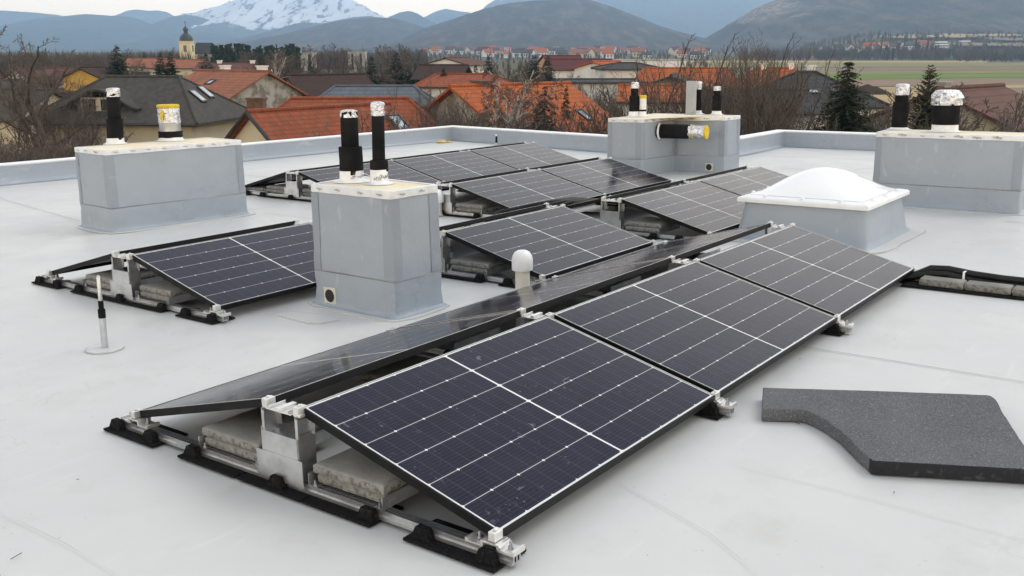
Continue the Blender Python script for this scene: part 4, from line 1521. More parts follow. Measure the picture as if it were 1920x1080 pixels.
R_OR = roof_mat("orange_clay_tiles", (0.30, 0.085, 0.038), (0.22, 0.062, 0.03), dirt=(.10, .05, .035))
R_OR2 = roof_mat("bright_orange_tiles", (0.42, 0.115, 0.035), (0.34, 0.088, 0.03), .36, dirt=(.16, .06, .03), dirt_amt=.2)
R_OR3 = roof_mat("weathered_orange_tiles", (0.33, 0.13, 0.075), (0.24, 0.095, 0.06), .34, dirt=(.10, .07, .05), dirt_amt=.4)
R_GR = roof_mat("mossy_grey_slates", (0.052, 0.049, 0.046), (0.075, 0.071, 0.066), .22, .3, (.085, .075, .05), .5, contrast=.2)
R_BR = roof_mat("dark_brown_tiles", (0.060, 0.036, 0.029), (0.046, 0.028, 0.023), .34, dirt=(.03, .025, .02))
R_BR2 = roof_mat("reddish_brown_tiles", (0.135, 0.062, 0.047), (0.105, 0.05, 0.039), .42, dirt=(.06, .04, .03))
R_BL = roof_mat("blue_grey_tiles", (0.115, 0.135, 0.155), (0.090, 0.108, 0.125), .38, dirt=(.07, .08, .08))
R_DK = roof_mat("anthracite_tiles", (0.040, 0.042, 0.047), (0.058, 0.060, 0.065), .36, dirt=(.02, .02, .02))
R_WINE = roof_mat("wine_red_tiles", (0.115, 0.035, 0.035), (0.095, 0.03, 0.03), .4)
W_CR = plain("cream_render", (0.66, 0.58, 0.42), (0.60, 0.53, 0.39), .6, .9, bs_=.2, bsc=20)
W_WH = plain("white_render", (0.78, 0.77, 0.74), (0.70, 0.69, 0.66), .6, .9)
W_GY = plain("grey_ivied_render", (0.40, 0.38, 0.33), (0.19, 0.17, 0.135), 1.1, .95, lo=.42, hi=.58, detail=8, bs_=.6, bsc=8)
W_YE = plain("ochre_render", (0.58, 0.36, 0.07), (0.48, 0.29, 0.06), .8, .9)
W_PK = plain("salmon_render", (0.62, 0.36, 0.22), (0.55, 0.32, 0.2), .8, .9)
W_BE = plain("beige_render", (0.50, 0.44, 0.34), (0.42, 0.37, 0.28), .8, .9)
W_GB = plain("grey_block", (0.42, 0.41, 0.37), (0.33, 0.32, 0.29), .5, .9)
GLASS = plain("window_glass", (0.022, 0.026, 0.030), (0.05, 0.055, 0.06), .8, .08)
SKYG = plain("roof_window_glass", (0.35, 0.40, 0.44), (0.48, 0.53, 0.57), .8, .08, .35)
WFRAME = plain("window_frame", (0.12, 0.08, 0.055), None, 5, .6)
WWHITE = plain("white_frame", (0.74, 0.74, 0.72), None, 5, .6)
DGREEN = plain("dark_green_paint", (0.02, 0.05, 0.04), None, 5, .5)
BRICK = plain("brick_stack", (0.16, 0.085, 0.06), (0.10, 0.06, 0.045), 6, .9, bs_=.5, bsc=20)
GUTTER = plain("dark_gutter", (0.035, 0.028, 0.024), None, 3, .5)


def window(root, side, L, D, u, z, w, h, fm=None, shutter=None, prot=.05):
    """side F/B/L/R; u along the wall from its middle, z sill height"""
    f = MB()
    t = .07
    f.box(-w / 2 - t, -w / 2, -.04, prot, 0, h); f.box(w / 2, w / 2 + t, -.04, prot, 0, h)
    f.box(-w / 2 - t, w / 2 + t, -.04, prot, h, h + t); f.box(-w / 2 - t - .05, w / 2 + t + .05, -.04, prot + .06, -t, 0)
    f.box(-.025, .025, -.03, prot - .02, 0, h)
    o = f.build("window", fm or WFRAME, root)
    p = {'F': ((u, -D / 2, z), math.pi), 'B': ((u, D / 2, z), 0), 'L': ((-L / 2, u, z), math.pi / 2), 'R': ((L / 2, u, z), -math.pi / 2)}[side]
    o.location = p[0]; o.rotation_euler = (0, 0, p[1])
    g = MB(); g.box(-w / 2, w / 2, -.03, .012, 0, h)
    g.build("pane", GLASS, o)
    if shutter:
        s = MB(); s.box(-w / 2 - t - w * .5, -w / 2 - t - .01, -.02, .045, 0, h); s.box(w / 2 + t + .01, w / 2 + t + w * .5, -.02, .045, 0, h)
        s.build("shutter", shutter, o)
    return o


def slab_roof(mb, polys, th=.16):
    """roof planes (lists of points) thickened downwards"""
    for P in polys:
        n = len(P)
        vs = [tuple(p) for p in P] + [(p[0], p[1], p[2] - th) for p in P]
        mb.add(vs, [tuple(range(n)), tuple(range(2 * n - 1, n - 1, -1))] + [(i, n + i, n + (i + 1) % n, (i + 1) % n) for i in range(n)])


def house(label, px, Y, yaw, L, D, eave, ridge, rmat, wmat, hip=0.0, over=.45, windows=(), chim=(), skyl=(), cat="house", group=None, dx=0.0, base=0.0, wmat2=None, stack=None):
    """ridge along local x; eave/ridge are picture heights turned into metres at distance Y"""
    c = at(px, 150, Y)
    edge = at(px, eave, Y).z - base; zr = at(px, ridge, Y).z - base
    ze = edge + (zr - edge) / (D / 2 + over) * over
    root = thing("house", label, cat, (c.x + dx, Y, base), math.radians(yaw), group)
    w = MB()
    w.prism([(-L / 2, -D / 2), (L / 2, -D / 2), (L / 2, D / 2), (-L / 2, D / 2)], -.3, ze - .12)
    slope = (zr - ze) / (D / 2)
    if hip <= 0:
        for s in (-1, 1):
            x0 = s * L / 2; x1 = s * (L / 2 - .25)
            vs = [(x0, -D / 2, ze - .121), (x0, D / 2, ze - .121), (x0, 0, zr - .2), (x1, -D / 2, ze - .121), (x1, D / 2, ze - .121), (x1, 0, zr - .2)]
            w.add(vs, [(0, 1, 2) if s > 0 else (2, 1, 0), (3, 5, 4) if s > 0 else (4, 5, 3), (0, 2, 5, 3), (1, 4, 5, 2), (0, 3, 4, 1)])
    w.build("wall", wmat, root)
    r = MB()
    e = over
    ez = ze - slope * e
    X, Y_ = L / 2 + e, D / 2 + e
    if hip <= 0:
        slab_roof(r, [[(-X, -Y_, ez), (X, -Y_, ez), (X, 0, zr), (-X, 0, zr)], [(X, Y_, ez), (-X, Y_, ez), (-X, 0, zr), (X, 0, zr)]])
        r.tube([(-X, 0, zr + .01), (X, 0, zr + .01)], .13, 8)
    else:
        xr = X - hip
        slab_roof(r, [[(-X, -Y_, ez), (X, -Y_, ez), (xr, 0, zr), (-xr, 0, zr)], [(X, Y_, ez), (-X, Y_, ez), (-xr, 0, zr), (xr, 0, zr)],
                      [(X, -Y_, ez), (X, Y_, ez), (xr, 0, zr)], [(-X, Y_, ez), (-X, -Y_, ez), (-xr, 0, zr)]])
        r.tube([(-xr, 0, zr + .01), (xr, 0, zr + .01)], .12, 8)
        for sx in (-1, 1):
            for sy in (-1, 1): r.tube([(sx * X, sy * Y_, ez + .01), (sx * xr, 0, zr + .01)], .10, 6)
    rf = r.build("roof", rmat, root)
    for s in (-1, 1):
        g = MB(); g.tube([(-X, s * (Y_ + .07), ez - .10), (X, s * (Y_ + .07), ez - .10)], .075, 8)
        g.build("gutter", GUTTER, root)
    for (cx, cy, hgt, sz) in chim:
        k = MB(); k.box(cx - sz / 2, cx + sz / 2, cy - sz / 2, cy + sz / 2, zr - abs(cy) * slope - .6, zr + hgt); k.box(cx - sz / 2 - .07, cx + sz / 2 + .07, cy - sz / 2 - .07, cy + sz / 2 + .07, zr + hgt + .002, zr + hgt + .10)
        k.build("chimney", stack or BRICK, rf)
    for wd in windows:
        window(root, wd[0], L, D, wd[1], wd[2] if wd[2] >= 0 else ze + wd[2], wd[3], wd[4], *(wd[5:] if len(wd) > 5 else ()))
    for (u, t, sw, sh) in skyl:                 # roof windows on the front slope: u along, t up the slope 0..1
        y0, z0 = -Y_ * (1 - t), ez + (zr - ez) * t
        an = math.atan(slope)
        f = MB()
        f.box(-sw / 2, -sw / 2 + .09, -sh / 2, sh / 2, -.02, .10); f.box(sw / 2 - .09, sw / 2, -sh / 2, sh / 2, -.02, .10)
        f.box(-sw / 2 + .09, sw / 2 - .09, -sh / 2, -sh / 2 + .10, -.02, .10); f.box(-sw / 2 + .09, sw / 2 - .09, sh / 2 - .10, sh / 2, -.02, .10)
        o = f.build("roof_window", GUTTER, root)
        o.location = (u, y0, z0); o.rotation_euler = (an, 0, 0)
        p = MB(); p.box(-sw / 2 + .09, sw / 2 - .09, -sh / 2 + .1, sh / 2 - .1, -.01, .05)
        p.build("pane", SKYG, o)
    return root, ze, zr, slope


# the grey hipped house at the left
hG, ze, zr, sl = house("large house with mossy grey hipped roof, eyebrow dormer and cream walls at left", 268, 70, -7, 10.8, 9.0, 221, 144, R_GR, W_CR, hip=3.5, over=.8,
      windows=[('F', -3.2, .1, 3.4, 1.9), ('F', 1.2, .3, 1.2, 1.7, WFRAME, WFRAME), ('F', 3.6, .3, 1.0, 1.7, WFRAME), ('R', 1.5, .3, .9, 1.7, WFRAME), ('R', -2.0, .3, .8, 1.6, WFRAME)],
      chim=[(-.3, .6, .25, .7)], stack=GUTTER)
# eyebrow dormer: a swept little roof with two windows
for o in (1,):
    d = MB(); n = 16
    z0 = ze + .55; yf = -4.5 + .5
    vs, fs = [], []
    for k in range(n + 1):
        u = k / n * 2 - 1
        hh = 1.25 * (0.5 + 0.5 * math.cos(u * math.pi)) ** .8
        x = -1.2 + u * 2.9
        zf = z0 - .1 + hh
        yb = -5.3 + (zf - (ze - sl * .8)) / sl * 1.0
        vs += [(x, yf - .25, zf), (x, max(yb, yf) + .3, zf + .02), (x, yf - .25, zf - .14)]
    for k in range(n):
        a = k * 3
        fs += [(a, a + 3, a + 4, a + 1), (a + 2, a + 5, a + 3, a)]
    d.add(vs, fs)
    dm = d.build("dormer_roof", R_GR, hG)
    f = MB(); f.box(-2.45, .05, yf, yf + 1.6, z0 - .35, z0 + .60)
    dw = f.build("dormer_wall", W_CR, hG)
    for x in (-1.9, -.55):
        g = MB(); g.box(x - .48, x + .48, yf - .05, yf - .002, z0 - .25, z0 + .50)
        g.build("dormer_window", GLASS, dw)
# two roof windows on its right hip
for y, z in ((-.9, 1.55), (1.0, 1.75)):
    f = MB(); f.box(-.42, .42, -.62, .62, -.02, .09)
    o = f.build("roof_window", GUTTER, hG)
    o.location = (6.2 - z * 3.5 / (zr - ze + sl * .8) + .05, y, ze - sl * .8 + z); o.rotation_euler = (math.atan((zr - ze + sl * .8) / 3.5), 0, math.pi / 2)
    g = MB(); g.box(-.32, .32, -.5, .5, .0, .10); g.build("pane", SKYG, o)

# orange house in front of us: main body and a front wing
hO, oze, ozr, osl = house("long orange tiled house with two roof windows and cream gable behind the tall shaft", 655, 57, 2, 11.5, 9, 262, 185, R_OR, W_CR, hip=2.8, over=.4, chim=[(-5.2, -.6, .0, .9)])
P0, P1 = at(474, 209, 46), at(706, 197, 52.5)
mid_, dv = (P0 + P1) / 2, (P1 - P0)
wl_ = math.hypot(dv.x, dv.y); wa = math.atan2(dv.y, dv.x)
inv = hO.matrix_basis.inverted() if False else Matrix.LocRotScale(hO.location, hO.rotation_euler, None).inverted()
lw = inv @ Vector((mid_.x, mid_.y, 0)); la = wa - hO.rotation_euler.z
zR = P0.z; hw = 4.4; zE = zR - hw * .80
w = MB()
w.prism([(-wl_ / 2, -hw), (wl_ / 2, -hw), (wl_ / 2, hw), (-wl_ / 2, hw)], -.3, zE)
w.add([(-wl_ / 2, -hw, zE + .001), (-wl_ / 2, hw, zE + .001), (-wl_ / 2, 0, zR - .15), (-wl_ / 2 + .3, -hw, zE + .001), (-wl_ / 2 + .3, hw, zE + .001), (-wl_ / 2 + .3, 0, zR - .15)], [(0, 2, 1), (3, 4, 5), (0, 3, 5, 2), (1, 2, 5, 4)])
o = w.build("wing_wall", W_CR, hO); o.location = lw; o.rotation_euler = (0, 0, la)
wing = o
r = MB(); e = .35
slab_roof(r, [[(-wl_ / 2 - e, -hw - e, zE - .8 * e), (wl_ / 2 + 1, -hw - e, zE - .8 * e), (wl_ / 2 + 1, 0, zR), (-wl_ / 2 - e, 0, zR)], [(wl_ / 2 + 1, hw + e, zE - .8 * e), (-wl_ / 2 - e, hw + e, zE - .8 * e), (-wl_ / 2 - e, 0, zR), (wl_ / 2 + 1, 0, zR)]])
r.tube([(-wl_ / 2 - e, 0, zR + .01), (wl_ / 2 + 1, 0, zR + .01)], .12, 8)
o = r.build("wing_roof", R_OR, hO); o.location = lw; o.rotation_euler = (0, 0, la)
v = MB()
for s in (-1, 1):
    a = [(-wl_ / 2 - e - .03, 0, zR - .02), (-wl_ / 2 - e - .03, s * (hw + e), zE - .8 * e - .02)]
    v.tube(a, .10, 6)
o2 = v.build("verge_board", GUTTER, hO); o2.location = lw; o2.rotation_euler = (0, 0, la)
for (px, py) in ((700, 236), (747, 231)):
    # on the wing's front slope
    best = None
    for t in range(60):
        Yt = 40 + t * .25
        q = at(px, py, Yt)
        ql = Matrix.Rotation(-wa, 3, 'Z') @ (Vector((q.x, q.y, q.z)) - Vector((mid_.x, mid_.y, 0)))
        h_ = zR - abs(ql.y) * .80 - ql.z
        if best is None or abs(h_) < best[0]: best = (abs(h_), ql)
    ql = best[1]
    f = MB(); sw, sh = .95, 1.25
    f.box(-sw / 2, -sw / 2 + .09, -sh / 2, sh / 2, -.02, .12); f.box(sw / 2 - .09, sw / 2, -sh / 2, sh / 2, -.02, .12)
    f.box(-sw / 2 + .09, sw / 2 - .09, -sh / 2, -sh / 2 + .10, -.02, .12); f.box(-sw / 2 + .09, sw / 2 - .09, sh / 2 - .10, sh / 2, -.02, .12)
    o3 = f.build("roof_window", GUTTER, hO)
    o3.matrix_basis = Matrix.Translation(lw) @ Matrix.Rotation(la, 4, 'Z') @ Matrix.Translation(ql) @ Matrix.Rotation(math.atan(.80) if ql.y < 0 else -math.atan(.8), 4, 'X')
    g = MB(); g.box(-sw / 2 + .09, sw / 2 - .09, -sh / 2 + .1, sh / 2 - .1, -.01, .06); g.build("pane", SKYG, o3)
f = MB(); f.box(-.04, .06, -.55, .55, 0, 1.5); o3 = f.build("window", DGREEN, hO); o3.matrix_basis = Matrix.Translation(lw) @ Matrix.Rotation(la, 4, 'Z') @ Matrix.Translation((-wl_ / 2, .6, 1.9))
g = MB(); g.box(-.06, -.0405, -.42, .42, .12, 1.38); g.build("pane", GLASS, o3)

house("weathered orange roofed house with grey ivy covered gable behind the mossy roof", 436, 92, -34, 9, 8.5, 178, 133, R_OR3, W_GY, chim=[(-1.5, .5, .4, .7), (3.5, .5, .4, .7)], skyl=[(-.5, .55, .8, .9)], stack=W_WH)
house("dark brown tiled house with small triangle window in its cream gable", 612, 105, 42, 8.5, 6.8, 184, 140, R_BR, W_CR, windows=[('L', -.2, 1.9, 1.0, 1.2, WWHITE)], over=.6)
house("long blue grey tiled house behind the orange roofs", 702, 72, 4, 8.0, 8.5, 196, 162, R_BL, W_CR, hip=1.6)
house("beige house with dark grey roof behind bare branches at the left edge", -10, 78, -12, 9.5, 9, 216, 168, R_GR, W_CR, windows=[('F', -.5, 1.4, .5, .8), ('F', 1.2, 1.4, .5, .8), ('F', 2.9, 1.4, .5, .8)])
house("small beige garage house with brown door beside the big bare tree", 88, 84, 60, 6, 6.5, 222, 176, R_BR, W_BE, windows=[('L', .2, .2, 2.4, 2.0, WFRAME)])
house("pale greenish gabled house above the left edge's dark roof", 28, 130, 70, 8, 7, 168, 150, R_GR, W_BE)
house("white gabled house behind the big bare tree", 85, 135, 60, 8, 8, 155, 128, R_BR2, W_WH)
house("ochre yellow gabled house with dark roof left of the tall spruce", 182, 120, 72, 5, 5.5, 146, 126, R_BR, W_YE, windows=[('L', -1.0, 2.6, .8, 1.3)])
house("low red tiled house before the mossy roof's left end", 165, 104, 10, 10, 7, 195, 172, R_OR3, W_BE)
house("red tiled house below the church's left side", 288, 210, 5, 9, 9, 124, 110, R_OR3, W_BE)
house("rust red roofed house right below the church tower", 345, 200, -12, 10, 9, 127, 112, R_OR3, W_CR)
house("long flat brown roofed house right of the church", 445, 185, 4, 13, 9, 131, 118, R_BR2, W_WH, chim=[(-3, 0, .4, .8), (3, 0, .4, .8)], stack=W_WH)
house("dark brown house with wide low gable left of the white gable", 832, 125, -10, 4.6, 6, 146, 122, R_BR, W_BE, over=.9)
house("white gabled house behind the brown roofs in the centre", 858, 165, 65, 8, 8, 121, 108, R_BR2, W_WH)
house("orange roofed white house left of the birch", 872, 100, -14, 7.5, 7, 160, 139, R_OR, W_WH, hip=1.2)
house("large bright orange roofed house with one skylight left of the L shaped shaft", 962, 60, 41, 8.6, 10, 246, 159, R_OR2, W_GY, skyl=[(2.6, .36, .6, 1.3)], over=.5, chim=[(-2.2, .3, .2, .9)])
house("wine red roofed white house with two gables in the town centre", 1085, 190, 8, 12, 8, 130, 111, R_WINE, W_WH, windows=[('F', -3, .6, 1, 1.3), ('F', 0, .6, 1, 1.3), ('F', 3, .6, 1, 1.3)])
house("tall brick red roofed house behind the wine red roof", 1052, 215, 20, 8, 8, 122, 104, R_WINE, W_PK)
house("white two storey house with flat grey hipped roof behind the bare trees", 1175, 120, 6, 6.5, 6.5, 128, 118, R_DK, W_WH, hip=2.5, windows=[('F', -2, 1.0, .7, 1.4), ('F', 0, 1.0, .7, 1.4), ('F', 2, 1.0, .7, 1.4), ('F', -2, 4.0, .7, 1.4), ('F', 0, 4.0, .7, 1.4), ('F', 2, 4.0, .7, 1.4)])
house("small orange roof left of the white two storey house", 1136, 128, 50, 5.5, 6, 128, 115, R_OR2, W_WH)
house("white garage with dark flat roof before the white two storey house", 1125, 104, 4, 8, 5, 152, 149, R_DK, W_WH)
house("long orange roofed house with pinkish gable behind the bare branches", 1285, 105, -6, 11, 9, 172, 128, R_OR2, W_PK, hip=1.6)
house("grey pointed gable house before the long orange roof", 1262, 78, 78, 6, 6.5, 172, 140, R_GR, W_GY)
house("small orange roofed white cottage right of the first vent pipe", 1232, 66, -8, 4.2, 5, 186, 161, R_OR2, W_WH)
house("orange hipped house behind the anthracite roof, bare twigs before it", 1452, 88, -8, 6.5, 7.5, 165, 128, R_OR2, W_YE, hip=2.2, chim=[(-1, 0, .35, .45), (1.4, 0, .35, .45)], stack=W_WH)
house("white house with steep anthracite hipped roof left of the big spruce", 1512, 62, 8, 6.2, 6.6, 193, 136, R_DK, W_WH, hip=3.0, over=.5, skyl=[(.95, .42, .65, .8), (-.6, .42, .95, .6)], windows=[('F', -1.8, 2.2, 1.0, 1.2), ('F', .9, 2.2, 1.0, 1.2), ('F', -1.0, .2, 2.0, 1.3)], chim=[(.4, .3, .35, .4)], stack=W_WH)
house("low anthracite roofed annex with yellow panels behind bare twigs", 1425, 58, 4, 5.0, 5, 205, 170, R_DK, W_WH, windows=[('F', -.5, 1.2, 1.6, 1.3, M['yellow'], M['yellow'])])
house("reddish brown tiled house with flat chimney at the right edge", 1822, 48, 44, 7.2, 7.6, 236, 164, R_BR2, W_CR, over=.5, windows=[('F', -2.2, -1.0, .45, .6), ('F', -1.4, -1.0, .45, .6), ('F', -.6, -1.0, .45, .6)], chim=[(-2.9, .25, .25, .7)], stack=W_GB)
house("small shed with green roof beside the big spruce", 1636, 52, 10, 2.2, 2.4, 236, 222, DGREEN, W_GB, cat="shed")

# plain flat blocks
def block(label, px, Y, w_, d_, top, mat, yaw=0, bands=0):
    c = at(px, top, Y)
    root = thing("block_building", label, "building", (c.x, Y, 0), math.radians(yaw))
    m_ = MB(); m_.box(-w_ / 2, w_ / 2, -d_ / 2, d_ / 2, -.3, c.z); m_.build("wall", mat, root)
    m_ = MB(); m_.box(-w_ / 2 - .15, w_ / 2 + .15, -d_ / 2 - .15, d_ / 2 + .15, c.z + .002, c.z + .3); m_.build("roof", W_GB, root)
    for k in range(bands):
        x = -w_ / 2 + w_ * (k + .5) / bands
        m_ = MB(); m_.box(x - w_ / bands * .12, x + w_ / bands * .12, -d_ / 2 - .06, -d_ / 2 - .002, c.z * .15, c.z * .92); m_.build("window", GLASS, root)
    return root, c.z


b_, z_ = block("grey beige factory block with roof gantry left of centre", 562, 420, 13.5, 12, 99, W_GB, 6, 3)
m_ = MB()
for x in (-5, -1.5, 2, 5.5): m_.tube([(x, -5.5, z_ + .3), (x, -5.5, z_ + 2)], .14, 6)
m_.box(-6.8, 6.8, -5.8, -5.2, z_ + 2, z_ + 2.4); m_.build("roof_gantry", W_GB, b_)
block("pale square tower block with dark window strip", 670, 430, 7.2, 8, 98, W_GB, 3, 2)
block("white flat roofed hall on the right edge of town", 1215, 240, 16, 10, 113.5, W_WH, 3, 0)

# church
c = at(352, 110, 500)
ch = thing("church", "yellow church with dark onion domed tower on the skyline", "church", (c.x, 500, 0))
zT = at(352, 79, 500).z
m_ = MB(); m_.box(-2.9, 2.9, -2.9, 2.9, -1, zT); m_.box(-3.2, 3.2, -3.2, 3.2, zT + .002, zT + .5); m_.box(-3.1, 3.1, -3.1, 3.1, zT - 6.5, zT - 6.1)
m_.build("tower", plain("yellow_church_render", (0.74, 0.63, 0.37), (0.66, 0.56, 0.33), .4, .9), ch)
m_ = MB(); z0 = zT + .5
m_.lathe([(3.1, z0), (3.2, z0 + .8), (3.0, z0 + 1.8), (2.3, z0 + 2.9), (1.3, z0 + 3.6), (1.0, z0 + 3.9), (1.0, z0 + 5.0), (1.35, z0 + 5.2), (1.3, z0 + 5.8), (.6, z0 + 6.6), (.15, z0 + 7.1), (.1, z0 + 9.8)], 20)
m_.box(-.5, .5, -.08, .08, z0 + 8.9, z0 + 9.1)
m_.build("onion_dome", plain("patinated_dome", (0.03, 0.036, 0.045), None, 1, .5), ch, auto=40)
for a in (-1, 1):
    m_ = MB(); m_.box(-.75, .75, -3.0, -2.902, zT - 4.6, zT - 1.6) if a < 0 else m_.box(2.902, 3.0, -.75, .75, zT - 4.6, zT - 1.6)
    m_.build("belfry_window", GLASS, ch)
zn, ze_ = at(380, 80, 508).z, at(380, 101, 508).z
m_ = MB(); m_.box(2.95, 14, 4, 13, -1, ze_); m_.build("nave_wall", W_WH, ch)
m_ = MB(); slab_roof(m_, [[(2.0, 3.4, ze_), (14.8, 3.4, ze_), (10.2, 8.5, zn), (2.0, 8.5, zn)], [(14.8, 13.6, ze_), (2.0, 13.6, ze_), (2.0, 8.5, zn), (10.2, 8.5, zn)], [(14.8, 3.4, ze_), (14.8, 13.6, ze_), (10.2, 8.5, zn)]])
m_.build("nave_roof", R_DK, ch)
for k in range(3):
    m_ = MB(); m_.box(5 + k * 3, 6 + k * 3, 3.9, 3.998, ze_ - 3.6, ze_ - 1.2); m_.build("nave_window", GLASS, ch)

# far villages: small houses, walls and roof each
rv = random.Random(21)
VM = [(R_OR2, W_WH), (R_BR2, W_WH), (R_WINE, W_CR), (R_GR, W_WH), (R_OR3, W_CR)]
protos = []
for k, (rm, wm) in enumerate(VM):
    t = thing("village_house", "x", "house")
    Lh, Dh, zh, rh = 11, 8.5, 4.6, 8.4
    w = MB(); w.box(-Lh / 2, Lh / 2, -Dh / 2, Dh / 2, -3, zh)
    for s in (-1, 1):
        x0 = s * Lh / 2
        w.add([(x0, -Dh / 2, zh), (x0, Dh / 2, zh), (x0, 0, rh - .2)], [(0, 1, 2) if s > 0 else (2, 1, 0)])
    w.build("wall", wm, t)
    r = MB(); slab_roof(r, [[(-Lh / 2 - .5, -Dh / 2 - .5, zh - .3), (Lh / 2 + .5, -Dh / 2 - .5, zh - .3), (Lh / 2 + .5, 0, rh), (-Lh / 2 - .5, 0, rh)], [(Lh / 2 + .5, Dh / 2 + .5, zh - .3), (-Lh / 2 - .5, Dh / 2 + .5, zh - .3), (-Lh / 2 - .5, 0, rh), (Lh / 2 + .5, 0, rh)]], .25)
    r.build("roof", rm, t)
    for x in (-3, 0, 3):
        g = MB(); g.box(x - .6, x + .6, -Dh / 2 - .05, -Dh / 2 - .002, 1.4, 3.2); g.build("window", GLASS, t)
    protos.append((t, child_table(t)))
vused = set()
RW = ["orange", "brown", "wine red", "grey", "rust"]


def village(px, Y, k, yaw, sc, label, group):
    if k in vused: t = copy_tree(protos[k][0], None, protos[k][1])
    else: t = protos[k][0]; vused.add(k)
    p = at(px, 100, Y)
    t.location = (p.x, Y, gz(p.x, Y)); t.rotation_euler = (0, 0, yaw); t.scale = (sc, sc, sc)
    tag(t, label, "house", group)


for i in range(78):
    px = rv.uniform(775, 1330)
    Y = rv.uniform(1080, 1750)
    k = rv.choice((0, 0, 1, 2, 3, 4, 4))
    village(px, Y, k, rv.uniform(-.9, 1.2), rv.uniform(.85, 1.35), f"tiny pale house with {RW[k]} roof in the far village below the central hill", f"far village houses with {RW[k]} roofs")
for (px, py, k, wd) in ((1700, 84, 3, "leftmost"), (1546, 80, 3, ""), (1570, 84, 3, ""), (1585, 83, 1, ""), (1620, 83, 1, ""), (1630, 86, 0, ""), (1655, 84, 4, ""), (1672, 85, 1, ""), (1690, 83, 1, ""), (1708, 84, 3, ""), (1722, 81, 4, ""), (1736, 79, 0, ""), (1740, 83, 4, ""), (1640, 88, 2, ""), (1600, 88, 3, ""), (1510, 84, 1, "")):
    Y = 1000 + (8.6 - (py - 97) / FPX * 1200) * 1000 / 55 * .62
    village(px, Y, k, rv.uniform(-.6, .8), rv.uniform(.9, 1.3), f"tiny pale house with {RW[k]} roof on the slope below the right hill", f"hillside houses with {RW[k]} roofs")
# the white villa and two modern blocks on the slope
for (px, Y, w_, h_, lab) in ((1765, 1240, 17, 9, "white villa with tiers of balconies on the right hillside"), (1808, 1330, 14, 6, "long white modern house high on the right hillside"), (1836, 1330, 14, 5, "dark modern box house high on the right hillside"), (1562, 1250, 15, 5, "low white flat roofed house at the foot of the right hill")):
    p = at(px, 90, Y)
    t = thing("villa", lab, "house", (p.x, Y, gz(p.x, Y)))
    dk = "dark" in lab
    for lv in range(2 if h_ < 8 else 3):
        m_ = MB(); hh = h_ / (2 if h_ < 8 else 3)
        m_.box(-w_ / 2 + lv * 1.2, w_ / 2 - lv * .8, -4 + lv * 1.2, 5, lv * hh - (3 if lv == 0 else -.002), lv * hh + hh * .62)
        m_.build("storey", GUTTER if dk else W_WH, t)
        m_ = MB(); m_.box(-w_ / 2 + lv * 1.2 + .4, w_ / 2 - lv * .8 - .4, -3.6 + lv * 1.2, 5, lv * hh + hh * .622, lv * hh + hh)
        m_.build("window_band", GLASS, t)

# dark heap of earth in the stubble
p = at(1630, 172, 205)
m_ = MB(); n = 28; vs, fs = [], []
for i in range(n):
    for j in range(10):
        u, v = i / (n - 1) * 2 - 1, j / 9 * 2 - 1
        h_ = max(0, 1 - abs(u) ** 1.6) * max(0, 1 - v * v) * 2.6 * (1 + .35 * mnoise.noise(Vector((u * 3, v * 2, 1)))) - .05
        vs.append((p.x + u * 4.6, p.y + v * 3, h_ * .8))
fs = [(i * 10 + j, (i + 1) * 10 + j, (i + 1) * 10 + j + 1, i * 10 + j + 1) for i in range(n - 1) for j in range(9)]
m_.add(vs, fs)
o = m_.build("earth_heap", SOILD, smooth=True); tag(o, kind='structure')

# ------------------------------------------------------------------ trees
BARK = plain("grey_brown_bark", (0.085, 0.068, 0.055), (0.055, 0.044, 0.037), 3, .95, bs_=.6, bsc=20, spec=.1)
BARKD = plain("dark_bark", (0.070, 0.057, 0.048), (0.095, 0.077, 0.064), 3, .95, bs_=.6, bsc=20, spec=.1)
TWIG = plain("brown_twigs", (0.150, 0.124, 0.105), (0.105, 0.086, 0.073), .8, .95, spec=.1)
TWIGR = plain("reddish_twigs", (0.145, 0.104, 0.083), (0.106, 0.078, 0.064), .8, .95, spec=.1)
TWIGG = plain("grey_twigs", (0.175, 0.15, 0.13), (0.12, 0.102, 0.088), .8, .95, spec=.1)
TWIGY = plain("ochre_twigs", (0.15, 0.115, 0.065), (0.10, 0.078, 0.05), .8, .95, spec=.1)
BIRCH = plain("birch_bark", (0.50, 0.47, 0.43), (0.24, 0.21, 0.19), 2.2, .9, stretch=(1, 1, 3))
NEEDLE = plain("spruce_needles", (0.014, 0.030, 0.016), (0.026, 0.044, 0.022), 1.4, .85, spec=.15)
NEEDLEB = plain("blue_spruce_needles", (0.038, 0.056, 0.050), (0.055, 0.075, 0.066), 1.4, .85, spec=.15)
NEEDLEO = plain("olive_thuja", (0.050, 0.050, 0.018), (0.032, 0.040, 0.015), 1.6, .85, spec=.15)
HEDGE = plain("dark_evergreen", (0.020, 0.028, 0.016), (0.034, 0.042, 0.024), 1.4, .9, spec=.15)


